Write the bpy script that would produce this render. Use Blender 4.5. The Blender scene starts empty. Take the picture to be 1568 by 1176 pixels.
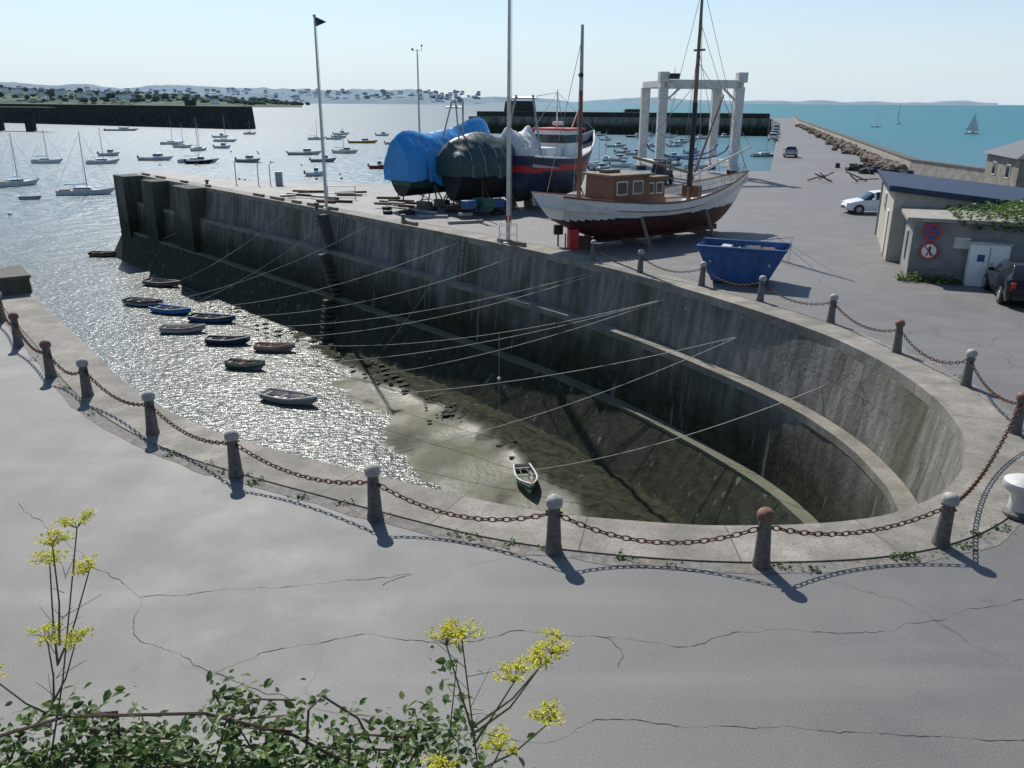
import bpy, bmesh, math, random
import numpy as np
from mathutils import Vector, Matrix, noise
from mathutils.geometry import tessellate_polygon
random.seed(7)
R=math.radians
sc=bpy.context.scene
sc.view_settings.view_transform='Standard'
try: sc.view_settings.look='None'
except Exception: pass
sc.view_settings.exposure=0

# ---------------------------------------------------------------- materials
def newmat(name):
    m=bpy.data.materials.new(name); m.use_nodes=True
    nt=m.node_tree; b=nt.nodes['Principled BSDF']
    return m,nt,b
def N(nt,t,**k):
    n=nt.nodes.new(t)
    for a,v in k.items():
        if a in ('operation','blend_type','feature'): setattr(n,a,v)
        else: n.inputs[a].default_value=v
    return n
def ramp(nt,src,stops):
    n=nt.nodes.new('ShaderNodeValToRGB'); e=n.color_ramp.elements
    while len(e)<len(stops): e.new(0.5)
    for i,(p,c) in enumerate(stops):
        e[i].position=p; e[i].color=(c,c,c,1) if not hasattr(c,'__len__') else (*c,1)
    nt.links.new(src,n.inputs[0]); return n.outputs[0]
def mrange(nt,src,a,b,c=0.0,d=1.0):
    n=nt.nodes.new('ShaderNodeMapRange')
    for i,v in enumerate((a,b,c,d)): n.inputs[i+1].default_value=v
    nt.links.new(src,n.inputs[0]); return n.outputs[0]
def mixc(nt,fac,a,b,mode='MIX'):
    n=nt.nodes.new('ShaderNodeMix'); n.data_type='RGBA'; n.blend_type=mode
    for s,v in ((n.inputs[0],fac),(n.inputs[6],a),(n.inputs[7],b)):
        if isinstance(v,(int,float)): s.default_value=v
        elif isinstance(v,tuple): s.default_value=(*v,1)
        else: nt.links.new(v,s)
    return n.outputs[2]
def math2(nt,op,a,b):
    n=nt.nodes.new('ShaderNodeMath'); n.operation=op
    for s,v in ((n.inputs[0],a),(n.inputs[1],b)):
        if isinstance(v,(int,float)): s.default_value=v
        else: nt.links.new(v,s)
    return n.outputs[0]
def coords(nt,scale=(1,1,1),kind='Object'):
    tc=nt.nodes.new('ShaderNodeTexCoord'); mp=nt.nodes.new('ShaderNodeMapping')
    mp.inputs['Scale'].default_value=scale
    nt.links.new(tc.outputs[kind],mp.inputs[0]); return mp.outputs[0]
def noi(nt,vec,scale,detail=4,rough=.55,dist=0.0):
    n=nt.nodes.new('ShaderNodeTexNoise'); n.inputs['Scale'].default_value=scale
    n.inputs['Detail'].default_value=detail; n.inputs['Roughness'].default_value=rough
    n.inputs['Distortion'].default_value=dist
    nt.links.new(vec,n.inputs['Vector']); return n.outputs[0]
def brick(nt,w,h,mort,c2,cm):
    mp=nt.nodes.new('ShaderNodeUVMap'); mp.uv_map='uv'
    br=nt.nodes.new('ShaderNodeTexBrick'); nt.links.new(mp.outputs[0],br.inputs['Vector'])
    br.inputs['Scale'].default_value=1; br.inputs['Brick Width'].default_value=w; br.inputs['Row Height'].default_value=h; br.inputs['Mortar Size'].default_value=mort
    br.inputs['Color1'].default_value=(1,1,1,1); br.inputs['Color2'].default_value=(c2,c2,c2,1); br.inputs['Mortar'].default_value=(cm,cm,cm*.95,1)
    return br.outputs[0]
def bump(nt,b,h,strength=.3,dist=.02):
    n=nt.nodes.new('ShaderNodeBump'); n.inputs['Strength'].default_value=strength; n.inputs['Distance'].default_value=dist
    nt.links.new(h,n.inputs['Height']); nt.links.new(n.outputs[0],b.inputs['Normal'])
MC={}
def M(name,col,rough=.6,metal=0,var=.25,scale=3,bmp=.15,spec=.5):
    if name in MC: return MC[name]
    m,nt,b=newmat(name); v=coords(nt)
    n=noi(nt,v,scale,3,.65)
    d=tuple(c*(1-var) for c in col); l=tuple(min(1,c*(1+var*.6)) for c in col)
    c=ramp(nt,n,[(.3,d),(.7,l)])
    if bmp:
        n2=noi(nt,v,scale*9,2)
        c=mixc(nt,ramp(nt,n2,[(.58,0.0),(.75,.35*min(1,var*3))]),c,tuple(x*.45 for x in col))
        bump(nt,b,n2,bmp,.01)
    nt.links.new(c,b.inputs['Base Color']); b.inputs['Roughness'].default_value=rough; b.inputs['Metallic'].default_value=metal
    b.inputs['Specular IOR Level'].default_value=spec
    MC[name]=m; return m

def mat_asphalt():
    m,nt,b=newmat('asphalt'); v=coords(nt)
    big=noi(nt,v,.09,3,.6,.6); mid=noi(nt,v,.7,4,.6); fine=noi(nt,v,60,2,.6)
    c=ramp(nt,big,[(.32,(.138,.135,.128)),(.5,(.168,.164,.155)),(.68,(.21,.203,.19))])
    c=mixc(nt,.45,c,ramp(nt,mid,[(.3,(.122,.119,.114)),(.7,(.22,.213,.2))]))
    c=mixc(nt,ramp(nt,fine,[(.42,.0),(.66,.7)]),c,(.065,.063,.06))
    c=mixc(nt,ramp(nt,noi(nt,v,31,2,.6),[(.6,.0),(.72,.35)]),c,(.34,.33,.31))
    tr=noi(nt,coords(nt,(.12,1.1,1)),.8,3,.5)
    c=mixc(nt,ramp(nt,tr,[(.55,0.0),(.7,.2)]),c,(.30,.29,.27))
    c=mixc(nt,ramp(nt,noi(nt,v,.9,4,.6),[(.64,0.0),(.72,.4)]),c,(.085,.083,.08))
    dn=nt.nodes.new('ShaderNodeTexNoise'); dn.inputs['Scale'].default_value=.5; dn.inputs['Detail'].default_value=5
    nt.links.new(v,dn.inputs['Vector'])
    sub=N(nt,'ShaderNodeVectorMath',operation='SCALE'); sub.inputs['Scale'].default_value=1.5
    nt.links.new(dn.outputs['Color'],sub.inputs[0])
    ad=N(nt,'ShaderNodeVectorMath',operation='ADD'); nt.links.new(v,ad.inputs[0]); nt.links.new(sub.outputs[0],ad.inputs[1])
    vo=N(nt,'ShaderNodeTexVoronoi',feature='DISTANCE_TO_EDGE'); vo.inputs['Scale'].default_value=.14
    nt.links.new(ad.outputs[0],vo.inputs['Vector'])
    k=ramp(nt,vo.outputs['Distance'],[(0,1.0),(.0014,0.0)])
    mk=ramp(nt,big,[(.45,0.0),(.56,.6)])
    c=mixc(nt,math2(nt,'MULTIPLY',k,mk),c,(.04,.039,.037))
    nt.links.new(c,b.inputs['Base Color'])
    nt.links.new(ramp(nt,mid,[(.3,.58),(.7,.72)]),b.inputs['Roughness'])
    bump(nt,b,fine,.18,.008)
    return m
def mat_wall():
    m,nt,b=newmat('quay_wall_concrete'); v=coords(nt)
    sep=nt.nodes.new('ShaderNodeSeparateXYZ'); nt.links.new(v,sep.inputs[0])
    streak=noi(nt,coords(nt,(1.5,1.5,.09)),1.7,5,.7); bl=noi(nt,v,.5,5,.6)
    c=ramp(nt,streak,[(.3,(.06,.058,.045)),(.47,(.18,.172,.15)),(.72,(.40,.385,.35))])
    c=mixc(nt,.35,c,ramp(nt,bl,[(.3,(.08,.08,.058)),(.7,(.32,.305,.27))]))
    z=math2(nt,'ADD',sep.outputs[2],math2(nt,'MULTIPLY',bl,2.2))
    low=mrange(nt,z,-1.4,-3.2)
    mm=mixc(nt,low,brick(nt,4.2,1.3,.012,.88,.5),brick(nt,1.1,.42,.018,.72,.4)); c=mixc(nt,.85,c,mm,'MULTIPLY')
    c=mixc(nt,ramp(nt,noi(nt,coords(nt,(.6,.6,.12)),1.0,4),[(.48,0.0),(.64,.7)]),c,(.06,.07,.032))
    alg_shade=ramp(nt,noi(nt,v,2.5,4),[(.35,(.010,.012,.006)),(.65,(.036,.042,.021))])
    c=mixc(nt,mrange(nt,z,-.9,-3.3,0,.95),c,alg_shade)  # algae towards the bottom, darkened further to paint the lower wall's shade
    c=mixc(nt,ramp(nt,noi(nt,coords(nt,(2.2,2.2,.07)),1.3,2),[(.66,0.0),(.74,.35)]),c,(.42,.41,.37))
    nt.links.new(c,b.inputs['Base Color']); b.inputs['Roughness'].default_value=.9; b.inputs['Specular IOR Level'].default_value=.25
    bump(nt,b,noi(nt,v,6,4,.7),.6,.05)
    return m
def mat_coping():
    m,nt,b=newmat('coping_stone'); v=coords(nt)
    sep=nt.nodes.new('ShaderNodeSeparateXYZ'); nt.links.new(v,sep.inputs[0])
    c=ramp(nt,noi(nt,v,1.2,5,.65),[(.3,(.18,.165,.14)),(.7,(.37,.34,.29))])
    c=mixc(nt,1.0,c,brick(nt,2.4,3.0,.012,.82,.35),'MULTIPLY')
    c=mixc(nt,ramp(nt,noi(nt,v,22,3),[(.5,0.0),(.7,.6)]),c,(.11,.10,.085))
    c=mixc(nt,ramp(nt,noi(nt,v,.8,4),[(.5,0.0),(.65,.45)]),c,(.12,.12,.09))
    c=mixc(nt,mrange(nt,sep.outputs[2],-1.5,-5.2,0,.65),c,(.07,.08,.035))
    nt.links.new(c,b.inputs['Base Color']); b.inputs['Roughness'].default_value=.85
    bump(nt,b,noi(nt,v,9,4,.7),.5,.03)
    return m
def mat_cobble():
    m,nt,b=newmat('rubble_edging'); v=coords(nt)
    vo=N(nt,'ShaderNodeTexVoronoi',feature='DISTANCE_TO_EDGE'); vo.inputs['Scale'].default_value=5; nt.links.new(v,vo.inputs['Vector'])
    v2=nt.nodes.new('ShaderNodeTexVoronoi'); v2.inputs['Scale'].default_value=5; nt.links.new(v,v2.inputs['Vector'])
    sp=nt.nodes.new('ShaderNodeSeparateColor'); nt.links.new(v2.outputs['Color'],sp.inputs[0])
    c=ramp(nt,sp.outputs[0],[(.1,(.15,.14,.12)),(.9,(.25,.215,.18))])
    k=ramp(nt,vo.outputs['Distance'],[(.01,.7),(.06,0.0)])
    c=mixc(nt,k,c,(.09,.085,.075))
    c=mixc(nt,ramp(nt,noi(nt,v,.7,3),[(.42,0.0),(.52,1.0)]),c,ramp(nt,noi(nt,v,9,4),[(.35,(.12,.118,.11)),(.65,(.23,.22,.2))]))
    nt.links.new(c,b.inputs['Base Color']); b.inputs['Roughness'].default_value=.9
    bump(nt,b,noi(nt,v,14,4,.7),.5,.02)
    return m
def mat_water():
    m,nt,b=newmat('sea_water'); v=coords(nt)
    sep=nt.nodes.new('ShaderNodeSeparateXYZ'); nt.links.new(v,sep.inputs[0])
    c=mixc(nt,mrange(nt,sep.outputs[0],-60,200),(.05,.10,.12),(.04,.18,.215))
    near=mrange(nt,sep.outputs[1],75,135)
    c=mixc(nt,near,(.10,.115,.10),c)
    nt.links.new(c,b.inputs['Base Color'])
    nt.links.new(mrange(nt,sep.outputs[1],40,500,.24,.50),b.inputs['Roughness']); b.inputs['IOR'].default_value=1.33
    w1=noi(nt,coords(nt,(1,1.7,1)),2.2,3,.6,.3); w2=noi(nt,coords(nt,(1,1.4,1)),.35,2,.5)
    h=math2(nt,'ADD',w1,math2(nt,'MULTIPLY',w2,math2(nt,'ADD',math2(nt,'MULTIPLY',near,3.5),.9)))
    bump(nt,b,h,1.0,.12)
    return m
def mat_mud():
    m,nt,b=newmat('harbour_mud'); v=coords(nt)
    c=ramp(nt,noi(nt,v,.45,5,.65),[(.3,(.07,.07,.045)),(.5,(.108,.108,.07)),(.7,(.145,.14,.095))])
    c=mixc(nt,ramp(nt,noi(nt,coords(nt,(.6,.25,1)),1.1,4,.6),[(.5,0.0),(.66,.5)]),c,(.07,.085,.032))
    at=nt.nodes.new('ShaderNodeAttribute'); at.attribute_name='weed_shade'
    c=mixc(nt,at.outputs['Fac'],c,ramp(nt,noi(nt,v,3,4),[(.35,(.010,.012,.006)),(.7,(.04,.044,.02))]))  # dark weed colour, also carrying the painted shade at the wall foot
    nt.links.new(c,b.inputs['Base Color'])
    nt.links.new(math2(nt,'MAXIMUM',ramp(nt,noi(nt,v,.35,3),[(.4,.42),(.6,.75)]),at.outputs['Fac']),b.inputs['Roughness'])
    b.inputs['Specular IOR Level'].default_value=.25
    bump(nt,b,noi(nt,v,3.5,5,.65),.4,.08)
    return m
asphalt=mat_asphalt(); wallm=mat_wall(); copem=mat_coping(); waterm=mat_water(); mudm=mat_mud(); cobm=mat_cobble()
white=M('white_paint',(.78,.78,.76),.45,0,.10,2)
offw=M('aged_white_paint',(.62,.60,.55),.5,0,.2,2)
red=M('antifouling_red',(.085,.024,.02),.65,0,.35,2)
brown=M('varnished_brown',(.16,.06,.03),.45,0,.3,4)
wood=M('weathered_wood',(.2,.15,.10),.75,0,.3,4)
dark=M('black_rubber',(.02,.02,.022),.6,0,.2,5,0)
glass=M('dark_glass',(.02,.025,.03),.08,0,0,1,0)
rust=M('rusty_iron',(.13,.06,.035),.8,.3,.5,12,.5)
iron=M('painted_iron_bollard',(.16,.15,.135),.7,.1,.5,9,.5)
capw=M('worn_white_cap',(.42,.40,.36),.7,0,.4,12)
caprust=M('rust_cap',(.22,.12,.085),.75,0,.5,12)
blue=M('blue_paint',(.02,.09,.26),.45,.0,.3,3)
bluetarp=M('blue_tarpaulin',(.03,.27,.62),.4,0,.18,2,.2)
greentarp=M('green_tarpaulin',(.03,.06,.055),.5,0,.3,2,.2)
whitetarp=M('white_tarpaulin',(.6,.62,.62),.55,0,.2,2,.2)
steel=M('galvanised_steel',(.34,.35,.35),.45,.6,.2,4,0)
navy=M('navy_paint',(.02,.03,.07),.4,0,.3,2,0)
redp=M('red_paint',(.5,.03,.03),.45,0,.2,3,0)
yellow=M('yellow_paint',(.6,.42,.03),.5,0,.2,3,0)
greenp=M('green_paint',(.03,.13,.09),.5,0,.3,3)
cream=M('rendered_wall',(.45,.42,.35),.85,0,.22,1.2,.3)
grayr=M('grey_render',(.27,.26,.24),.85,0,.3,1.2,.3)
slate=M('slate_roof',(.07,.075,.09),.6,0,.3,3,.3)
stone=M('granite_masonry',(.22,.20,.17),.85,0,.45,1.5,.6)
stoned=M('dark_granite',(.06,.06,.05),.9,0,.5,.6,.6,.1)  # darker granite, mainly for wall sides under paler tops
pinkp=M('faded_pink_paint',(.38,.2,.17),.6,0,.2,3)
greyb=M('grey_grp',(.35,.37,.38),.4,0,.15,3)
rope=M('rope',(.5,.48,.42),.8,0,.2,10,0)
orange=M('orange_plastic',(.6,.12,.03),.5,0,.2,3,0)

# ---------------------------------------------------------------- mesh builder
class MB:
    def __init__(s): s.v=[];s.f=[];s.m=[];s.mats=[]
    def mi(s,mat):
        if mat not in s.mats: s.mats.append(mat)
        return s.mats.index(mat)
    def add(s,v,f,mat,T=None):
        o=len(s.v)
        if T is not None: v=[T@Vector(p) for p in v]
        s.v+= [tuple(p) for p in v]; s.f+=[tuple(i+o for i in q) for q in f]
        if isinstance(mat,list): s.m+=[s.mi(x) for x in mat]
        else: s.m+=[s.mi(mat)]*len(f)
    def box(s,c,d,mat,rz=0,top=(1,1),ry=0,rx=0):
        x,y,z=d[0]/2,d[1]/2,d[2]/2; a,b=top
        v=[(-x,-y,-z),(x,-y,-z),(x,y,-z),(-x,y,-z),(-x*a,-y*b,z),(x*a,-y*b,z),(x*a,y*b,z),(-x*a,y*b,z)]
        f=[(3,2,1,0),(4,5,6,7),(0,1,5,4),(1,2,6,5),(2,3,7,6),(3,0,4,7)]
        T=Matrix.Translation(c)@Matrix.Rotation(rz,4,'Z')@Matrix.Rotation(ry,4,'Y')@Matrix.Rotation(rx,4,'X')
        s.add(v,f,mat,T)
    def tube(s,pts,r,mat,n=8,cap=True):
        pts=[Vector(p) for p in pts]
        if not hasattr(r,'__len__'): r=[r]*len(pts)
        v=[];f=[]
        for i,p in enumerate(pts):
            d=(pts[min(i+1,len(pts)-1)]-pts[max(i-1,0)])
            if d.length<1e-6: d=Vector((0,0,1))
            d.normalize(); a=Vector((1,0,0)) if abs(d.x)<.8 else Vector((0,1,0))
            u=d.cross(a).normalized(); w=d.cross(u)
            for k in range(n):
                t=2*math.pi*k/n; v.append(p+(u*math.cos(t)+w*math.sin(t))*r[i])
        for i in range(len(pts)-1):
            for k in range(n):
                k2=(k+1)%n; f.append((i*n+k,i*n+k2,(i+1)*n+k2,(i+1)*n+k))
        if cap: f.append(tuple(range(n-1,-1,-1))); f.append(tuple((len(pts)-1)*n+k for k in range(n)))
        s.add(v,f,mat)
    def lathe(s,prof,mat,n=16,c=(0,0,0)):
        v=[];f=[]
        for r,z in prof:
            for k in range(n):
                t=2*math.pi*k/n; v.append((c[0]+r*math.cos(t),c[1]+r*math.sin(t),c[2]+z))
        m=[]
        for i in range(len(prof)-1):
            for k in range(n):
                k2=(k+1)%n; f.append((i*n+k,i*n+k2,(i+1)*n+k2,(i+1)*n+k)); m.append(mat[i] if isinstance(mat,list) else mat)
        s.add(v,f,m)
    def ball(s,c,r,mat,sc=(1,1,1),n=10):
        v=[];f=[];w=n+2
        for i in range(n+1):
            q=max(1e-4,r*math.sin(math.pi*i/n)); z=-r*math.cos(math.pi*i/n)
            for k in range(w):
                t=2*math.pi*k/w; v.append((c[0]+q*math.cos(t)*sc[0],c[1]+q*math.sin(t)*sc[1],c[2]+z*sc[2]))
        for i in range(n):
            for k in range(w):
                f.append((i*w+k,i*w+(k+1)%w,(i+1)*w+(k+1)%w,(i+1)*w+k))
        s.add(v,f,mat)
    def build(s,name,loc=(0,0,0),rz=0,smooth=False,bevel=0,rx=0):
        me=bpy.data.meshes.new(name); me.from_pydata(s.v,[],s.f)
        for m in s.mats: me.materials.append(m)
        me.polygons.foreach_set('material_index',s.m)
        if smooth: me.polygons.foreach_set('use_smooth',[True]*len(s.f))
        me.update()
        ob=bpy.data.objects.new(name,me); sc.collection.objects.link(ob)
        ob.location=loc; ob.rotation_euler=(rx,0,rz)
        if smooth and smooth!='all':
            try: me.set_sharp_from_angle(angle=R(40))
            except Exception: pass
        if bevel:
            b=ob.modifiers.new('bevel','BEVEL'); b.width=bevel; b.segments=2; b.limit_method='ANGLE'; b.angle_limit=R(40)
        return ob

# ---------------------------------------------------------------- quay geometry
def catmull(P,n=6):
    out=[]
    for i in range(len(P)-1):
        p0=P[max(i-1,0)];p1=P[i];p2=P[i+1];p3=P[min(i+2,len(P)-1)]
        for k in range(n):
            t=k/n
            out.append(tuple(.5*((2*p1[j])+(-p0[j]+p2[j])*t+(2*p0[j]-5*p1[j]+4*p2[j]-p3[j])*t*t+(-p0[j]+3*p1[j]-3*p2[j]+p3[j])*t**3) for j in range(2)))
    out.append(P[-1]); return out
inner=[(-37.5,83.8),(-30.4,75.8),(-23.2,68.0),(-12.3,56.1),(-6.4,49.5),(-3.1,45.8),(0.2,41.9),(3.4,37.8),(5.8,34.1),(7.7,30.7),(9.2,27.6),(10.1,25.2),(10.6,22.8),(10.7,20.6),(10.5,18.6),(10.0,16.9),(9.2,15.4),(8.2,14.2),(7.0,13.4),(5.8,13.0),(4.5,12.85),(3.3,12.85),(2,13),(.6,13.3),(-.7,13.8),(-2.9,14.9),(-5,16),(-6.6,17),(-8.6,18.7),(-10.4,20.7),(-12.8,23.8),(-16.2,28.1),(-18.2,30.7)]
C=catmull(inner,6); nC=len(C)
arc=[0]
for i in range(1,nC): arc.append(arc[-1]+math.dist(C[i],C[i-1]))
def nrm(i):
    a=C[max(i-1,0)];b=C[min(i+1,nC-1)]; dx,dy=b[0]-a[0],b[1]-a[1]; l=math.hypot(dx,dy); return (dy/l,-dx/l)
NR=[nrm(i) for i in range(nC)]
def ring(i,off,z): return (C[i][0]+NR[i][0]*off,C[i][1]+NR[i][1]*off,z)
outer=[(-19.6,33.2),(-25,36),(-60,46),(-120,52),(-120,-60),(300,-60),(300,62),(60,66),(52,71),(43,76),(42.5,91),(101.5,308),(140,436),(-22,438),(-22,424),(122,412),(94,306),(44,145),(28,93),(22,92),(6.5,91),(-11,75.5),(-22,75.5),(-36.5,87)]
poly=[(x,y) for x,y in C]+outer
tris=tessellate_polygon([[Vector((x,y,0)) for x,y in poly]])
fs=[]
for t in tris:
    a,b,c=[Vector((*poly[i],0)) for i in t]
    z=(b-a).cross(c-a).z
    if abs(z)<1e-9: continue
    fs.append(tuple(t) if z>0 else tuple(t[::-1]))
me=bpy.data.meshes.new('quay_ground'); me.from_pydata([(x,y,0) for x,y in poly],[],fs); me.materials.append(asphalt); me.update()
g=bpy.data.objects.new('asphalt_quay',me); sc.collection.objects.link(g)

def uvmesh(name,rows,mat,us,vsn):
    n=len(rows[0]); v=[p for r in rows for p in r]; f=[];
    for a in range(len(rows)-1):
        for i in range(n-1):
            f.append((a*n+i,a*n+i+1,(a+1)*n+i+1,(a+1)*n+i))
    me=bpy.data.meshes.new(name); me.from_pydata(v,[],f); me.materials.append(mat)
    uv=me.uv_layers.new(name='uv')
    for p in me.polygons:
        for li in p.loop_indices:
            vi=me.loops[li].vertex_index; uv.data[li].uv=(us[vi%n],vsn[vi//n])
    me.update(); ob=bpy.data.objects.new(name,me); sc.collection.objects.link(ob)
    bmx=bmesh.new(); bmx.from_mesh(me); bmesh.ops.recalc_face_normals(bmx,faces=bmx.faces); bmx.to_mesh(me); bmx.free()
    return ob
def fac(i):
    t=arc[i]
    return max(.25,min(1,(100-t)/14)) if t>86 else 1
prof=[(0.03,0),(-2.45,.35),(-2.47,.85),(-5.25,1.1),(-5.27,1.55),(-8.8,3.6)]
vv=[0];
for k in range(1,len(prof)): vv.append(vv[-1]+math.dist(prof[k],prof[k-1]))
def wob(i,z): return .03*noise.noise((arc[i]*.5,z*.6,0))
rows=[[ring(i,(o+wob(i,z))*fac(i),z) for i in range(nC)] for z,o in prof]
uvmesh('basin_wall',rows,wallm,arc,vv)
cw=1.15
def ej(i): return .02*noise.noise((arc[i]*.9,5,0))
rows=[[ring(i,-cw,.0) for i in range(nC)],[ring(i,-cw,.03) for i in range(nC)],[ring(i,.05+ej(i),.03) for i in range(nC)],[ring(i,.05+ej(i),-.28) for i in range(nC)],[ring(i,.0,-.28) for i in range(nC)]]
uvmesh('coping_edge',rows,copem,arc,[0,.03,1.2,1.5,1.55])
idx=[i for i in range(nC) if arc[i]>44]
rows=[[ring(i,-cw-.30+.16*noise.noise((arc[i]*1.1,9,0)),.006) for i in idx],[ring(i,-cw,.006) for i in idx]]
uvmesh('rubble_edging',rows,cobm,[arc[i] for i in idx],[0,.4])
for nm,z,o0,o1 in (('ledge_coping',-2.47,.36,.90),('ledge_coping',-5.27,1.11,1.60)):
    idx=[i for i in range(nC) if arc[i]<92]
    rows=[[ring(i,o0*fac(i),z+.06) for i in idx],[ring(i,(o1+2*ej(i))*fac(i),z+.06) for i in idx],[ring(i,(o1+2*ej(i))*fac(i),z-.2) for i in idx]]
    uvmesh(nm,rows,copem,[arc[i] for i in idx],[0,.8,1.1])
ou=[C[-1]]+outer+[C[0]]
us=[0]
for i in range(1,len(ou)): us.append(us[-1]+math.dist(ou[i],ou[i-1]))
uvmesh('quay_outer_wall',[[(x,y,0) for x,y in ou],[(x,y,-9.5) for x,y in ou]],wallm,us,[0,9.5])
mb=MB()
d=Vector((C[8][0]-C[0][0],C[8][1]-C[0][1],0)).normalized(); nn=Vector((NR[3][0],NR[3][1],0)); ang=math.atan2(d.y,d.x)
for t,w,dp in ((1.6,2.8,1.9),(8.6,2.6,1.7),(16,3.6,1.5)):
    c=Vector((-37.5,83.8,0))+d*t+nn*(dp/2-.1)
    mb.box((c.x,c.y,-4.46),(w,dp+.2,8.96),wallm,ang)
mb.build('quay_buttress')
mb=MB(); rc=random.Random(2); crk=M('crack_filler',(.055,.053,.05),.95,0,.2,5,0,.1)
for path in ([(-9,13.6),(-7.2,12),(-5.5,10.6),(-5.2,9.7),(-3.8,8.9),(-3.35,9.3),(-2,9.75),(-.84,9.55)],[(-5.5,10.6),(-3.4,10.9),(-1.5,11.3)],[(-3.8,8.9),(-2.2,8.2),(.42,7.7),(1.03,8.1),(2.46,8.0),(6,7.8),(10,7.6)],[(-.84,9.55),(.15,9.85),(1.3,9.7),(2.3,9.5),(3.25,9.85),(5.4,9.9),(6.4,10.3),(7.6,10.7),(12,11.6)],[(1.3,9.7),(1.5,9.35),(1.4,9.0)],[(-1.5,11.3),(-2,10.9)]):
    pts=[]
    for a,b in zip(path[:-1],path[1:]):
        L=math.dist(a,b); n=max(2,int(L/.07)); nx_,ny_=-(b[1]-a[1])/L,(b[0]-a[0])/L
        for k in range(n):
            t=k/n; j=.10*noise.noise((a[0]*3+t*L*1.3,a[1],1))+.05*noise.noise((a[0]+t*L*5,a[1],4))+rc.uniform(-.012,.012); e=min(1,6*t,6*(1-t)); pts.append((a[0]+(b[0]-a[0])*t+nx_*j*e,a[1]+(b[1]-a[1])*t+ny_*j*e))
    v=[];f=[]
    for k in range(len(pts)):
        p=pts[k]; q=pts[min(k+1,len(pts)-1)]; o=pts[max(k-1,0)]; dx,dy=q[0]-o[0],q[1]-o[1]; l=math.hypot(dx,dy) or 1; w=.0032*rc.uniform(.4,1.5)*(1.3 if noise.noise((k*.07,0,3))>0 else .5)
        v+=[(p[0]-dy/l*w,p[1]+dx/l*w,.004),(p[0]+dy/l*w,p[1]-dx/l*w,.004)]
    for k in range(len(pts)-1): f.append((2*k,2*k+1,2*k+3,2*k+2))
    mb.add(v,f,crk)
mb.build('asphalt_cracks')
# sea
me=bpy.data.meshes.new('sea'); S=42000
me.from_pydata([(-S,-400,-7.8),(S,-400,-7.8),(S,S,-7.8),(-S,S,-7.8)],[],[(0,1,2,3)]); me.materials.append(waterm)
sc.collection.objects.link(bpy.data.objects.new('sea',me))
# mud
xs=np.arange(-34,13,.4); ys=np.arange(11,72,.4); Ca=np.array(C)[:int(nC*.62)]
v=[];wd=[]
for y in ys:
    d2=np.sqrt(((xs[:,None]-Ca[None,:,0])**2+(y-Ca[None,:,1])**2).min(1))
    for j,x in enumerate(xs):
        s=x-(-5.2-.30*(y-32.7))+2.2*noise.noise((x*.15,y*.15,0))
        h=max(-.8,min(.25,.035*s))+.07*noise.fractal((x*.35,y*.35,3),1,2,4)
        w=max(0,min(1,(5.4+1.6*max(0,min(1,(x+1)/5))-d2[j])/.9+.9*noise.noise((x*.6,y*.6,7))))  # weed band along the wall; its widening to the right paints in wall shade
        h+=w*(.12+.18*noise.noise((x*1.6,y*1.6,1)))
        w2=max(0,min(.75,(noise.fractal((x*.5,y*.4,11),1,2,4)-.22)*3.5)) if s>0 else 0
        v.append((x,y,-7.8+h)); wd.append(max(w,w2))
nx=len(xs); f=[(a*nx+i,a*nx+i+1,(a+1)*nx+i+1,(a+1)*nx+i) for a in range(len(ys)-1) for i in range(nx-1)]
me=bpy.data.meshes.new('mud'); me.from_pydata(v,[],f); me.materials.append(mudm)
at=me.attributes.new('weed_shade','FLOAT','POINT'); at.data.foreach_set('value',wd)
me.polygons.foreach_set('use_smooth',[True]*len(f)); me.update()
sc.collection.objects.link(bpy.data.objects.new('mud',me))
weed_shade=M('seaweed',(.022,.024,.011),.85,0,.5,4,.6)
mb=MB(); rs=random.Random(3)
def lump(mb,c,r,mat,rs,flat=.5):
    n=6; v=[];f=[]
    for i in range(n+1):
        for k in range(8):
            a=math.pi*i/n; t=2*math.pi*k/8; q=r*(1+.35*(rs.random()-.5)) if 0<i<n else r
            v.append((c[0]+q*math.sin(a)*math.cos(t),c[1]+q*math.sin(a)*math.sin(t),c[2]-q*math.cos(a)*flat))
    for i in range(n):
        for k in range(8): f.append((i*8+k,i*8+(k+1)%8,(i+1)*8+(k+1)%8,(i+1)*8+k))
    mb.add(v,f,mat)
for i in range(420):
    j=rs.randrange(10,int(nC*.6)); o=3.2+abs(rs.gauss(0,.9)); p=ring(j,o,-7.55); lump(mb,p,rs.uniform(.06,.22),weed_shade,rs,.35)
for cx,cy,sx,n in ((5.6,27.4,.6,70),(3.4,29.4,.6,40),(1.2,33.2,.6,40),(-3,38.5,.5,35),(-8,47,.5,30)):
    for i in range(n): lump(mb,(rs.gauss(cx,sx),rs.gauss(cy,sx),-7.58),rs.uniform(.05,.16),weed_shade,rs,.3)
mb.build('seaweed_clumps',smooth='all')

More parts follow.
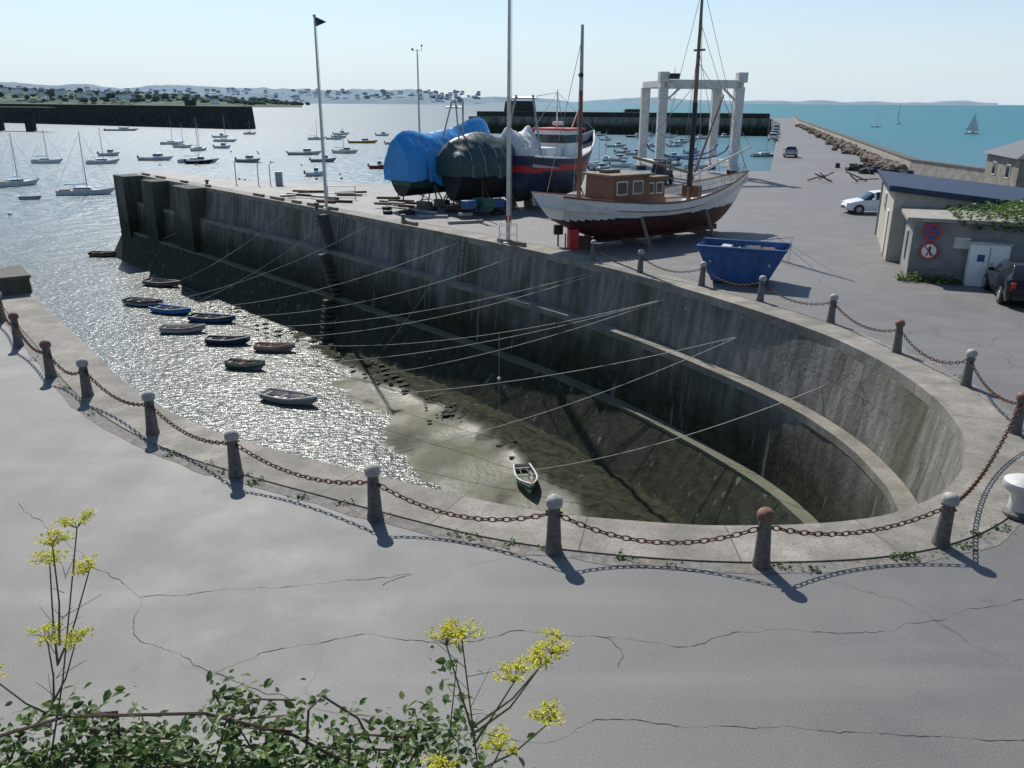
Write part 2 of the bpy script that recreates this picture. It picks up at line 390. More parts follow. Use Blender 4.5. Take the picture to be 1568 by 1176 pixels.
# stairs in the wall
mb=MB()
for i in range(26):
    t=i/25; z=-.3-7.4*t; px=-12.4+2.9*t; py=56.2-3.2*t
    o=.3 if z>-2.45 else (1.0 if z>-5.25 else 1.7+(-5.25-z)*.5)
    o+=.25
    mb.box((px+nn.x*o,py+nn.y*o,z),(.42,.8,.14),copem,ang)
    mb.box((px+nn.x*(o-.12),py+nn.y*(o-.12),z-.32),(.4,.56,.5),wallm,ang)
mb.build('quay_stairs')
for t in (9,24,40,52):
    i=min(range(nC),key=lambda k:abs(arc[k]-t)); mb=MB()
    tx,ty=-NR[i][1],NR[i][0]
    for s in (-.22,.22):
        mb.tube([(C[i][0]+tx*s+NR[i][0]*.2,C[i][1]+ty*s+NR[i][1]*.2,.0),(C[i][0]+tx*s+NR[i][0]*.5,C[i][1]+ty*s+NR[i][1]*.5,-2.4)],.025,rust,6)
    for k in range(9):
        z=-.15-k*.27; o=.2+.3*(-z/2.4)
        mb.tube([(C[i][0]-tx*.22+NR[i][0]*o,C[i][1]-ty*.22+NR[i][1]*o,z),(C[i][0]+tx*.22+NR[i][0]*o,C[i][1]+ty*.22+NR[i][1]*o,z)],.018,rust,5)
    mb.build('wall_ladder')

# ---------------------------------------------------------------- bollards + chain
B=[(-16.9,26.6),(-14.7,23.7),(-12.2,20.8),(-10.5,19.3),(-7.9,16.9),(-5.4,14.8),(-2.4,13.1),(0.7,12),(4,11.6),(7.2,12.3),(9.1,13.35),(11.3,17.3),(11.9,20.6),(11.4,23.6),(10.7,27.1),(9.2,30.2),(7.6,32.9),(5.5,35.5),(3.7,38.2)]
rb=random.Random(5)
for i,(x,y) in enumerate(B):
    mb=MB(); cap=caprust if i in (8,11,13,2,1) else capw
    if i==10:
        mb.lathe([(.01,0),(.25,0),(.25,.06),(.19,.12),(.17,.4),(.30,.5),(.34,.58),(.33,.66),(.22,.72),(.01,.75)],[iron]*3+[offw]*6,20)
        mb.build('mooring_capstan',(x,y,0.03),0,True); continue
    s=rb.uniform(.97,1.03)
    mb.lathe([(.01,-.02),(.15,-.02),(.145,.05),(.13,.12),(.098,.74*s),(.098,.78*s),(.13,.80*s),(.138,.84*s),(.135,.90*s),(.105,.95*s),(.05,.985*s),(.01,.99*s)],[iron]*6+[cap]*5,16)
    mb.tube([(-.14,0,.70),(.14,0,.70)],.02,rust,6)
    o=mb.build('iron_bollard',(x,y,.02),rb.uniform(0,3),True); o.rotation_euler=(rb.uniform(-.03,.03),rb.uniform(-.03,.03),rb.uniform(0,3))
def chain(a,b,name='bollard_chain',sag=.33,L=.13):
    mb=MB(); a=Vector(a); b=Vector(b); D=(b-a).length; n=max(6,int(D*1.06/L))
    def pt(t): p=a.lerp(b,t); p.z-=sag*4*t*(1-t); return p
    for k in range(n):
        p=pt((k+.5)/n); d=(pt((k+1)/n)-pt(k/n)).normalized()
        side=d.cross(Vector((0,0,1))).normalized(); up=side.cross(d)
        if k%2: side,up=up,side
        v=[];f=[]; nu=8; nv=4; rr=.013
        for i in range(nu):
            t=2*math.pi*i/nu; c=p+d*(math.cos(t)*L*.66)+side*(math.sin(t)*.042); o=(d*math.cos(t)+side*math.sin(t))
            for j in range(nv):
                q=2*math.pi*j/nv; v.append(c+(o*math.cos(q)+up*math.sin(q))*rr)
        for i in range(nu):
            for j in range(nv): f.append((i*nv+j,i*nv+(j+1)%nv,((i+1)%nu)*nv+(j+1)%nv,((i+1)%nu)*nv+j))
        mb.add(v,f,rust)
    mb.build(name,smooth='all')
for i in range(len(B)-1):
    if i in (9,10): continue
    (x0,y0),(x1,y1)=B[i],B[i+1]
    chain((x0,y0,.72),(x1,y1,.72),sag=rb.uniform(.28,.42))
chain((7.2,12.3,.72),(11.3,17.3,.72),sag=.5)

# ---------------------------------------------------------------- boats
def hull(mb,L,Bm,keelz,mid,bow,stern,bands,tr=.75,rake=.12,tend=.0,n=22,m=12,full=.5,thick=.06,deckz=None,deckmat=None,srake=0.0,cf=.16):
    rowsO=[]
    for i in range(n+1):
        t=i/n
        if t<.45: b=tr+(1-tr)*math.sin(t/.45*math.pi/2)
        else: b=max(.012,(1-((t-.45)/.55)**2.3))
        b*=Bm/2
        zs=mid+(stern-mid)*max(0,(.45-t)/.45)**1.7+(bow-mid)*max(0,(t-.45)/.55)**1.8
        zk=keelz+(mid-keelz)*(.9*max(0,(t-.86)/.14)**1.6*.75+ (tend*max(0,(cf-t)/cf)**1.5))
        p=full+(.75*max(0,(t-.55)/.45)**1.5)+(.25*max(0,(.3-t)/.3))
        row=[]
        for j in range(m+1):
            q=j/m; x=t*L+rake*L*q*(max(0,t-.55)/.45)**2-srake*q*(max(0,.25-t)/.25)
            row.append((x,b*q**p,zk+(zs-zk)*(q**1.25)))
        rowsO.append(row)
    def bandmat(zc):
        for zm,mt in bands:
            if zm>90 or zc<zm: return mt
        return bands[-1][1]
    for sgn in (1,-1):
        v=[(x,y*sgn,z) for r in rowsO for x,y,z in r]; f=[];mm=[]
        for i in range(n):
            for j in range(m):
                q=(i*(m+1)+j,(i+1)*(m+1)+j,(i+1)*(m+1)+j+1,i*(m+1)+j+1)
                if sgn==1: q=q[::-1]
                mm.append(bandmat(sum(v[k][2] for k in q)/4)); f.append(q)
        mb.add(v,f,mm)
    r=rowsO[0]; v=[(x,y,z) for x,y,z in r]+[(x,-y,z) for x,y,z in r]
    mb.add(v,[(j,j+1,m+1+j+1,m+1+j) for j in range(m)],[bandmat(v[j][2]) for j in range(m)])
    sheer=[r[-1] for r in rowsO]
    if deckmat is not None:
        v=[];f=[]
        for i,(x,y,z) in enumerate(sheer):
            yy=max(.004,y-thick); zd=z-deckz
            v+= [(x,yy,z-.002),(x,yy*.96,zd),(x,-yy*.96,zd),(x,-yy,z-.002),(x,y,z),(x,-y,z)]
        for i in range(n):
            a=i*6;b=(i+1)*6
            f+=[(a,a+1,b+1,b),(a+1,a+2,b+2,b+1),(a+2,a+3,b+3,b+2),(a+4,a,b,b+4),(a+3,a+5,b+5,b+3)]
        mb.add(v,f,deckmat)
    return rowsO,sheer
def strake(mb,rowsO,q,r,mat,i0=0,i1=None,out=.01):
    for s in (1,-1):
        pts=[]
        for row in rowsO[i0:i1]:
            k=q*(len(row)-1); j=int(min(k,len(row)-2)); t=k-j
            a,b=row[j],row[j+1]; pts.append((a[0]+(b[0]-a[0])*t,s*(a[1]+(b[1]-a[1])*t+out),a[2]+(b[2]-a[2])*t))
        mb.tube(pts,r,mat,6)
def dinghy(x,y,yaw,L,co,ci,seat=wood,rim=None,name='rowing_dinghy'):
    mb=MB(); Bm=L*.4
    rows,sh=hull(mb,L,Bm,-.12,.34,.52,.38,[(99,co)],tr=.78,rake=.05,full=.42,n=16,m=8,thick=.05,deckz=.30,deckmat=ci)
    strake(mb,rows,1,.03,rim or co,out=0)
    for t in (.12,.42,.7):
        k=int(t*16); b=sh[k][1]
        mb.box((sh[k][0],0,sh[k][2]-.11),(.2,2*b-.1,.035),seat)
    for s in (1,-1): mb.tube([(L*.15,s*.12,.30),(L*.85,s*.25,.44)],.022,wood,5)
    mb.build(name,(x-math.cos(yaw)*L/2,y-math.sin(yaw)*L/2,-7.78 if x<-6 else -7.55),yaw,'y')
for x,y,a,L,co,ci,rim in ((-40.5,81.8,-5,2.9,dark,wood,None),(-29.3,68.3,-20,3.4,dark,wood,offw),(-27.9,61.3,-18,3.2,dark,greyb,None),(-24.9,59.0,-22,3.3,blue,bluetarp,white),
    (-21.1,56.6,-12,3.3,dark,blue,offw),(-22.1,53.7,2,2.8,greyb,offw,None),(-18.2,51,-3,2.7,blue,navy,white),(-14.8,49.5,-5,2.4,offw,pinkp,pinkp),(-15.5,45.9,-12,2.3,offw,greenp,dark),(-11.5,40.3,-22,3.1,white,greyb,white),(.6,30.3,-80,2.1,white,greenp,white)):
    dinghy(x,y,R(a),L,co,ci,rim=rim)
def sailboat(x,y,yaw,L=7.5,sails=None,hm=white,z=-7.8):
    mb=MB(); rows,sh=hull(mb,L,L*.32,-.5,.75,1.05,.8,[(.05,navy),(99,hm)],tr=.6,rake=.1,full=.4,n=12,m=6,thick=.06,deckz=.05,deckmat=offw)
    mb.box((L*.48,0,1.0),(L*.36,L*.17,.42),hm,top=(.86,.8)); mb.box((L*.48,0,1.0),(L*.30,L*.176,.14),glass)
    mb.box((L*.16,0,.84),(L*.2,L*.16,.12),wood)
    h=L*1.2; mb.tube([(L*.56,0,.9),(L*.56,0,h)],[.07,.045],steel,6)
    mb.tube([(L*.56,0,1.7),(L*.15,0,1.6)],.07,bluetarp if not sails else steel,6)
    for p in ((L*1.06,0,1.0),(0,0,.8),(L*.54,L*.15,.8),(L*.54,-L*.15,.8)): mb.tube([p,(L*.56,0,h*.98)],.014,steel,4,False)
    if sails:
        mb.add([(L*.55,.02,1.8),(L*.05,.5,1.8),(L*.55,.05,h),(L*.3,.42,h*.5)],[(0,1,3,2)],sails); mb.add([(L*1.03,0,1.1),(L*.5,.5,1.3),(L*.57,.1,h*.85)],[(0,1,2)],sails)
    mb.build('moored_sailboat' if not sails else 'sailing_yacht',(x,y,z),yaw,'y')
def motorboat(x,y,yaw,L=6,hm=white,cab=white,name='moored_motorboat'):
    mb=MB(); hull(mb,L,L*.36,-.3,.7,1.1,.7,[(.08,navy),(99,hm)],tr=.85,rake=.08,full=.4,n=12,m=6,thick=.07,deckz=.15,deckmat=offw)
    mb.box((L*.6,0,1.15),(L*.26,L*.24,1.1),cab,top=(.8,.85)); mb.box((L*.6,0,1.35),(L*.245,L*.225,.35),glass)
    mb.tube([(L*.55,0,1.6),(L*.55,0,2.6)],.025,steel,5); mb.box((-.15,0,.8),(.35,.35,.7),dark)
    mb.build(name,(x,y,-7.8),yaw,'y')
for x,y,a,L in ((-73.5,136,15,8.2),(-90,147,60,7.5),(-115,204,10,6.5),(-101,202,40,7),(-82,209,10,9),(-110,316,0,8),(-96,256,70,6.5),(-53,251,20,6),(69,249,20,9),(24,226,80,6.5),(45,300,30,7)):
    sailboat(x,y,R(a),L)
for x,y,a,L,h in ((-95,217,5,8,white),(-79,206,10,6,dark),(-69,213,-10,6,greyb),(-64,243,15,9,white),(-51,215,10,6,greyb),(-60,313,10,10,yellow),(-42.5,174,15,3.6,white),(-33,195,10,4,redp),(-53,252,0,7,white),(32,298,10,7,white),(33,254,0,5.5,white),(17,192,20,5,greyb),(50,384,0,8,navy),(34,396,0,8,white),(60,330,10,7,white),(75,370,0,8,white),(52,262,30,6,white),(38,210,40,5,white),(14,250,0,6,redp),(20,310,10,7,white),(90,390,0,8,white),(-198,419,5,15,white)):
    motorboat(x,y,R(a),L,h)
dinghy(-74.5,130,0.2,3,navy,offw)
rs=random.Random(11)
for k in range(16):
    x=rs.uniform(-130,-20); y=rs.uniform(230,420)
    (motorboat if k%3 else sailboat)(x,y,rs.uniform(-.3,.5),rs.uniform(5,8))
for k in range(22):
    y=rs.uniform(180,400); x=rs.uniform(.05,.2)*y
    if x>42+ (y-145)*.28-14: continue
    (motorboat if k%2 else sailboat)(x,y,rs.uniform(-.3,.5),rs.uniform(4.5,7))
sailboat(239,459,.3,9,whitetarp); sailboat(298,674,1.2,14,dark); sailboat(237,575,.4,8,None)
sailboat(420,620,.2,9,whitetarp)
for k in range(24):
    x=rs.uniform(-85,-15); y=rs.uniform(110,260); mb=MB(); mb.ball((0,0,.1),.28,rs.choice([orange,white,orange]),n=6); mb.build('mooring_buoy',(x,y,-7.8),0,'all')

# white trawler on the hard
mb=MB(); L=13.2
rows,sh=hull(mb,L,4.1,.38,2.15,3.25,2.75,[(1.42,red),(1.52,dark),(99,white)],tr=.62,rake=.075,full=.36,n=36,m=26,thick=.09,deckz=.62,deckmat=offw,tend=.55,srake=.7,cf=.22)
strake(mb,rows,1,.055,brown,out=0); strake(mb,rows,.80,.035,brown,out=.0); 
mb.box((L*.5,0,.28),(L*.78,.16,.3),red)
mb.box((1.0,0,.95),(.7,.07,1.25),redp); mb.tube([(1.35,0,.3),(1.2,0,2.2)],.05,rust,6)
mb.lathe([(.01,-.03),(.3,-.03),(.3,.03),(.01,.03)],rust,8,(1.75,0,.9))
dz=1.62
hx=3.9
mb.box((hx,0,dz+.9),(2.6,2.1,1.9),brown,top=(.97,.95)); 
mb.box((hx+1.75,0,dz+.85),(1.5,1.95,1.7),brown,top=(.95,.95))
for k in range(2):
    for s in (1,-1): mb.box((hx-.65+1.1*k,s*1.02,dz+1.3),(.6,.08,.55),glass); mb.box((hx-.65+1.1*k,s*1.0,dz+1.3),(.74,.08,.68),offw)
for k in range(2):
    for s in (1,-1): mb.box((hx+1.4+.65*k,s*.97,dz+1.2),(.38,.07,.45),glass); mb.box((hx+1.4+.65*k,s*.95,dz+1.2),(.5,.06,.57),offw)
for s in (-.6,0,.6): mb.box((hx+2.46,s,dz+1.2),(.06,.42,.45),glass)
mb.box((hx,0,dz+1.92),(2.9,2.4,.09),wood); mb.box((hx+1.75,0,dz+1.74),(1.7,2.2,.08),wood)
mb.box((hx-.4,.2,dz+2.05),(1.0,.5,.16),brown)
mb.box((hx+3.6,0,dz+.3),(1.2,1.2,.5),offw); mb.box((hx+3.6,0,dz+.58),(1.3,1.3,.07),wood)
mb.box((hx+5.6,0,dz+.75),(.6,.9,.6),rust); mb.box((hx-2.2,0,dz+.5),(1.2,1.4,.5),wood)
mx=9.3
mb.tube([(mx,0,dz),(mx-.05,0,8),(mx-.1,0,13.4)],[.13,.11,.06],wood,10); mb.tube([(mx-.03,0,dz+1),(mx-.03,0,7)],[.15,.13],dark,10)
mb.tube([(1.3,0,2.0),(1.25,0,7.6),(1.2,0,10.4)],[.11,.09,.05],brown,8); mb.tube([(1.24,0,7.5),(1.2,0,10.4)],[.1,.07],steel,8)
mb.tube([(mx+.2,0,3.2),(mx+5.4,.3,4.6)],[.1,.06],offw,8)
mb.tube([(mx+.1,.1,2.6),(mx+3.6,1.2,7.4)],[.08,.05],brown,8)
mb.tube([(mx-.2,0,3.4),(mx-4.2,.2,4.3)],[.08,.06],wood,8)
for p,q in (((mx-.1,0,12.8),(14.0,0,3.3)),((mx-.1,0,11),(14,0,3.3)),((mx-.1,0,12.6),(mx-1.2,1.8,2.2)),((mx-.1,0,12.6),(mx-1.2,-1.8,2.2)),((mx-.1,0,9.8),(mx+.9,1.6,2.5)),((mx-.1,0,9.8),(mx+.9,-1.6,2.5)),((1.2,0,9.8),(.1,1.0,2.8)),((1.2,0,9.8),(.1,-1.0,2.8)),((mx,0,8),(mx+3.6,1.2,7.4)),((mx,0,9),(mx+5.3,.3,4.6)),((mx,0,8),(mx-4.1,.2,4.3))):
    mb.tube([p,q],.018,steel,4,False)
mb.box((mx,0,9.6),(.12,.7,.1),wood); mb.ball((1.2,0,8.2),.13,dark)
for k in range(7):
    i=24+k*2; x,y,z=sh[min(i,35)]
    for s in (1,-1): mb.tube([(x,s*y*.97,z),(x,s*y*.97,z+.5)],.015,steel,5)
for s in (1,-1): mb.tube([(sh[i][0],s*sh[i][1]*.97,sh[i][2]+.5) for i in range(24,36)],.014,steel,5)
for x in (2.2,5,8,10.6): mb.box((x,0,.06),(.35,1.2,.14),wood)
for x,s in ((4.0,1),(4.0,-1),(8.8,1),(8.8,-1)):
    mb.tube([(x,s*2.5,0),(x,s*1.75,1.5)],.09,wood,8); mb.tube([(x,s*2.5,.3),(x,s*.2,.3)],.06,wood,6); mb.box((x,s*2.5,.04),(.5,.5,.08),wood)
yaw=math.atan2(8.6,11.7)
mb.build('white_wooden_trawler',(2.2,41.2,0),yaw,'y')
mb=MB(); mb.box((0,0,.5),(.5,.4,1.0),redp); mb.box((.5,0,.3),(.5,.5,.6),rust); mb.tube([(-.4,0,0),(-.4,0,.8)],.04,rust,6)
mb.build('dockside_hydrant',(3.0,41.6,0),.3,bevel=.02)

# covered boats
def cover(mb,L,Bm,z0,z1,mat,x0=0,seed=1,n=54,m=30,hem=.5,peak=0.0):
    v=[];f=[]
    for i in range(n+1):
        t=i/n; b=Bm/2*(math.sin(math.pi*min(1,max(.0,t*.86+.1)))**.45)*1.04
        zr=z1+.25*math.sin(t*6+seed)+peak*t-.6*max(0,(t-.88)/.12)**2-.5*max(0,(.1-t)/.1)**2
        for j in range(m+1):
            q=j/m*2-1; a=abs(q)
            y=b*math.copysign(min(1,a*1.2)**.9,q)
            fold=.14*noise.noise((t*5+seed,q*2.2+t*3,seed))
            cr=1-abs(noise.noise((t*9+q*2.5,q*3-t*4,seed+3)))*2.4
            fold+=.10*max(0,cr)**3*(.3+a)
            z=zr-(zr-z0)*a**1.25 -(hem*max(0,a-.75)/.25)*(.55+1.1*abs(noise.noise((t*5,q,seed*3))))
            v.append((x0+t*L,y*(1+fold*.8),z+fold*1.1))
    for i in range(n):
        for j in range(m): f.append((i*(m+1)+j,(i+1)*(m+1)+j,(i+1)*(m+1)+j+1,i*(m+1)+j+1))
    f.append(tuple(range(m,-1,-1))); f.append(tuple(n*(m+1)+k for k in range(m+1)))
    mb.add(v,f,mat)
    for k in range(1,6):
        i=int(k*n/6); mb.tube([tuple(Vector(v[i*(m+1)+j])+Vector((0,0,.02))) for j in range(0,m+1,2)],.02,rope,4,False)
def stands(mb,L,b,h,mat=rust):
    for x in (L*.2,L*.5,L*.78):
        for s in (1,-1):
            mb.tube([(x-.4,s*(b+.5),0),(x,s*b*.8,h)],.05,mat,6); mb.tube([(x+.4,s*(b+.5),0),(x,s*b*.8,h)],.05,mat,6); mb.tube([(x-.4,s*(b+.5),.2),(x+.4,s*(b+.5),.2)],.04,mat,6)
    for x in (L*.25,L*.45,L*.7): mb.box((x,0,.2),(.4,1.2,.42),wood)
mb=MB(); hull(mb,8.5,3.4,.9,2.6,3.4,2.7,[(1.5,dark),(99,greenp)],tr=.8,rake=.05,full=.4,n=16,m=10,thick=.08,deckz=.3,deckmat=offw)
cover(mb,9.0,3.9,2.7,4.9,bluetarp,-.4,2,hem=1.3,peak=.9); stands(mb,8.5,1.7,1.9,greenp)
mb.build('tarpaulin_covered_boat',(-7.5,56.6,0),R(50),'y')
mb=MB(); hull(mb,6.8,3.7,.7,3.0,4.0,3.0,[(2.2,dark),(99,navy)],tr=.8,rake=.06,full=.4,n=18,m=10,thick=.08,deckz=.3,deckmat=offw)
cover(mb,5.4,4.1,2.9,4.8,greentarp,-.4,5,hem=1.0); cover(mb,2.2,3.9,3.3,5.2,whitetarp,4.5,8,hem=1.2); stands(mb,6.8,1.9,2.2)
mb.tube([(1,0,4),(1,0,7)],.06,steel,6);mb.tube([(0,-1,4.5),(.3,-.2,7)],.05,steel,6);mb.tube([(0,1,4.5),(.3,.2,7)],.05,steel,6)
mb.tube([(.3,-.9,6.6),(.3,.9,6.6)],.05,steel,6); mb.ball((.3,0,7),.16,white)
mb.build('tarpaulin_covered_boat',(-4.1,56.0,0),R(38),'y')
mb=MB(); rows,sh=hull(mb,11,4.4,.5,3.3,4.9,3.6,[(1.3,dark),(2.5,navy),(2.85,redp),(99,navy)],tr=.8,rake=.08,full=.38,n=26,m=24,thick=.1,deckz=.7,deckmat=greyb)
strake(mb,rows,1,.06,white,out=0)
mb.box((6.2,0,4.1),(2.6,2.8,2.0),white,top=(.9,.9)); mb.box((6.2,0,4.5),(2.5,2.68,.55),glass); mb.box((6.2,0,5.15),(2.9,3,.12),redp)
mb.box((3.6,0,3.5),(2.0,2.4,1.0),white)
for x,s in ((1.2,1.6),(1.2,-1.6)): mb.tube([(x,s,3.2),(x+.3,s*.4,7.4)],.08,steel,6)
mb.tube([(1.5,-.9,7.2),(1.5,.9,7.2)],.07,steel,6); mb.tube([(6,0,5),(6,0,7.8)],[.08,.04],white,6); mb.tube([(5.4,0,6.6),(6.6,0,6.6)],.03,white,6)
mb.tube([(7.8,0,4.5),(10.6,.4,7.2)],.06,redp,6); mb.lathe([(.01,0),(.4,0),(.4,.25),(.01,.25)],white,10,(6.2,0,5.4))
for p,q in (((6,0,7.6),(11.8,0,5)),((6,0,7.6),(1.5,0,7.2)),((6,0,7.6),(4,2,3.6)),((6,0,7.6),(4,-2,3.6))): mb.tube([p,q],.018,steel,4,False)
for k in range(6): mb.ball((2.8+.4*k,2.0-.1*k,3.7),.22,orange)
stands(mb,11,2.2,2.4)
mb.build('fishing_trawler',(-.1,57.0,0),R(58),'y')

# ropes
pairs=[((8.3,29.3,-1.1),(-5.5,33,-7.5),.5),((8.3,29.3,-1.1),(-10.4,40,-7.4),.6),((6.3,33.2,-.6),(-13.9,45.5,-7.4),.7),((6.3,33.2,-.6),(-14,49.3,-7.3),.8),((6.3,33.2,-.6),(-8,44,-7.6),.4),((3.6,37.4,-.5),(-17,50.8,-7.4),.8),((3.4,37.7,-.5),(-20.7,53.9,-7.4),.9),((.2,41.8,-.4),(-19.6,56.5,-7.4),.8),((-3.1,45.6,-.4),(-23.4,58.8,-7.4),.8),((-3.1,45.6,-.4),(-8,47.2,-7.4),.3),((-9,52.2,-.4),(-26,61,-7.4),.6),((-16,60,-.4),(-28,68,-7.4),.5),((-22,66.8,-.4),(-39,81.6,-7.4),.6),((-12,56,-.4),(-24,58.6,-7.4),.5),((10,25.0,-1.5),(.9,31,-7.3),.4)]
for a,b,s in pairs:
    mb=MB(); a=Vector(a);b=Vector(b)
    mb.tube([a.lerp(b,k/14)-Vector((0,0,s*4*(k/14)*(1-k/14))) for k in range(15)],.014,rope,5,False); mb.build('mooring_rope',smooth='all')
mb=MB(); mb.tube([(-.6,36.5,-3.0),(-.6,36.5,-7.3)],.012,rope,4); mb.ball((-.6,36.5,-5.2),.09,white); mb.build('hanging_rope')

# ---------------------------------------------------------------- masts and poles
def pole(name,x,y,h,r,extra=None,m=offw):
    mb=MB(); mb.lathe([(r*2.2,0),(r*2.2,.1),(r*1.2,.12)],m,12); mb.tube([(0,0,.02),(0,0,h*.5),(0,0,h)],[r,r*.8,r*.5],m,10)
    mb.tube([(r*1.4,0,1),(r*.9,0,h*.97)],.012,rope,4)
    if extra: extra(mb,h)
    mb.build(name,(x,y,0),0,'y')
def flag(mb,h):
    mb.ball((0,0,h+.05),.1,steel)
    mb.add([(0.05,0,h-.0),(.75,.12,h-.3),(.05,0,h-.6),(.35,-.06,h-.25),(.3,.05,h-.42)],[(0,3,1),(3,4,1),(0,2,4,3),(4,2,1)],navy)
def anem(mb,h):
    mb.tube([(-.35,0,h-.1),(.35,0,h-.1)],.02,steel,5); mb.ball((-.35,0,h),.09,steel); mb.tube([(.35,0,h-.1),(.35,0,h+.25)],.02,steel,5); mb.ball((.35,0,h+.25),.07,dark)
pole('flagpole',-12.7,57.2,12.0,.11,flag); pole('weather_mast',-7.2,66,10.6,.07,anem,steel)
def cage(mb,h):
    for a,b in ((-.45,-.3),(.45,-.3),(.45,.3),(-.45,.3)): mb.tube([(a,b,0),(a,b,1.0)],.025,white,5)
    for z in (.5,1.0): mb.tube([(-.45,-.3,z),(.45,-.3,z),(.45,.3,z),(-.45,.3,z),(-.45,-.3,z)],.02,white,5)
    mb.box((0,0,1.3),(.25,.2,.35),redp)
pole('signal_mast',-.25,43,14,.12,cage)
mb=MB(); mb.tube([(0,0,0),(0,0,1.1)],.05,dark,6); mb.box((0,0,.85),(.45,.3,.5),dark); mb.build('litter_bin',(2.3,42.4,0),.2,bevel=.03)
for x,y in ((-21.8,72.6),(-20.9,73),(-24,73.5)):
    mb=MB(); mb.tube([(0,0,0),(0,0,1.7),(.2,0,1.95),(.5,0,1.9)],.04,steel,6); mb.build('davit_post',(x,y,0),random.random()*3)
mb=MB()
for s in (-1.0,1.0): mb.tube([(s,0,0),(s,0,1)],.03,steel,6)
mb.tube([(-1,0,1),(1,0,1)],.03,steel,6); mb.tube([(-1,0,.5),(1,0,.5)],.03,steel,6); mb.build('guard_rail',(-12.7,62.5,0),.1)
mb=MB(); mb.box((0,0,.55),(.6,.5,1.1),greyb); mb.box((0,0,1.13),(.66,.56,.06),greyb); mb.build('service_cabinet',(-20.2,73.2,0),.3,bevel=.02)
rs=random.Random(4)
mb=MB()
for k in range(26):
    x=rs.uniform(-17,-2); y=56.5-(x+12)*.9+rs.uniform(2,9); L=rs.uniform(.8,3)
    mb.box((x,y,.1+.1*(k%3)),(L,.2,.16),rs.choice([wood,rust,steel,dark]),rs.uniform(-.6,.6))
for k in range(14): mb.lathe([(.15,0),(.3,.02),(.34,.12),(.3,.22),(.15,.24)],dark,10,(rs.uniform(-9,0),rs.uniform(54,57),0))
mb.build('boatyard_timber_pile')
mb=MB()
for k in range(8): mb.box((rs.uniform(-1.5,1.5),rs.uniform(-.8,.8),.35+rs.random()*.6),(.8,.6,.5),rs.choice([blue,greyb,dark,greenp]),rs.uniform(0,1))
mb.build('fish_crate_stack',(-2.2,53.5,0),.3,bevel=.02)
for x,y in ((-13.1,56.0),(-6.6,50.3),(-26,72)):
    mb=MB(); mb.lathe([(.2,0),(.2,.06),(.13,.1),(.12,.35),(.2,.45),(.16,.52),(.01,.54)],iron,12); mb.build('mooring_bollard',(x,y,.02),0,True)
mb=MB()
for t in np.arange(3,58,2.9):
    i=min(range(nC),key=lambda k:abs(arc[k]-t)); p=ring(i,-.35,.12)
    if rs.random()<.6: mb.box(p,(rs.uniform(.8,2.2),.22,.2),wood,ang)
mb.build('timber_kerb')

# ---------------------------------------------------------------- travel lift
mb=MB()
W,Dp,Hh=7.4,6.5,8.3
for sx in (-W/2,W/2):
    for sy in (0,Dp):
        mb.box((sx,sy,Hh/2+.4),(.75,.6,Hh-.6),offw,top=(1.15,1)); mb.lathe([(.01,-.25),(.55,-.25),(.55,.25),(.01,.25)],dark,14,(sx,sy,.55))
        mb.box((sx,sy,.95),(.8,1.4,.4),offw)
    mb.box((sx,Dp/2,1.3),(.5,Dp,.6),offw); mb.box((sx,Dp/2,Hh+.35),(.55,Dp+.6,.6),offw)
    mb.box((sx*1.02,-.1,Hh+.95),(.9,.9,.9),offw); mb.tube([(sx,1.6,Hh),(sx,1.6,3)],.03,steel,5); mb.tube([(sx,4.9,Hh),(sx,4.9,3)],.03,steel,5)
mb.box((0,0,Hh+.35),(W,.6,.75),offw)
mb.box((0,Dp,Hh+.3),(W,.55,.6),offw)
for s in (-1,1): mb.tube([(s*W/2,0,Hh-1.4),(s*(W/2-1.6),0,Hh)],.12,offw,6)
for y in (1.6,4.9):
    mb.tube([(W/2*math.cos(t),y,3-1.3*math.sin(t)) for t in np.linspace(0,math.pi,9)],.09,blue,6)
mb.box((-W/2+.8,-.7,Hh+1.0),(.9,.4,.5),dark); mb.tube([(-W/2+1,0,Hh+.8),(-W/2+1,0,Hh+1.8)],.03,steel,5)
mb.build('boat_travel_lift',(17.7,83,0),R(6),bevel=.03)
mb=MB(); mb.box((0,0,.8),(2.4,1.2,.8),dark); mb.box((-.7,0,1.5),(.9,1.1,.9),dark,top=(.8,.9)); mb.box((-.1,0,2.15),(1.5,1.2,.1),dark)
for a in (.5,-.6):
    for b in (.5,-.5): mb.tube([(a,b,1.2),(a,b,2.1)],.04,dark,5)
for a in (-.8,.8):
    for s in (-1,1): mb.tube([(a,s*.5,.4),(a,s*.75,.4)],.4,dark,12)
for b in (-.3,.3): mb.box((1.3,b,1.2),(.1,.12,2.2),steel); mb.box((1.9,b,.15),(1.2,.12,.06),steel)
mb.build('forklift',(13.4,77,0),R(60))

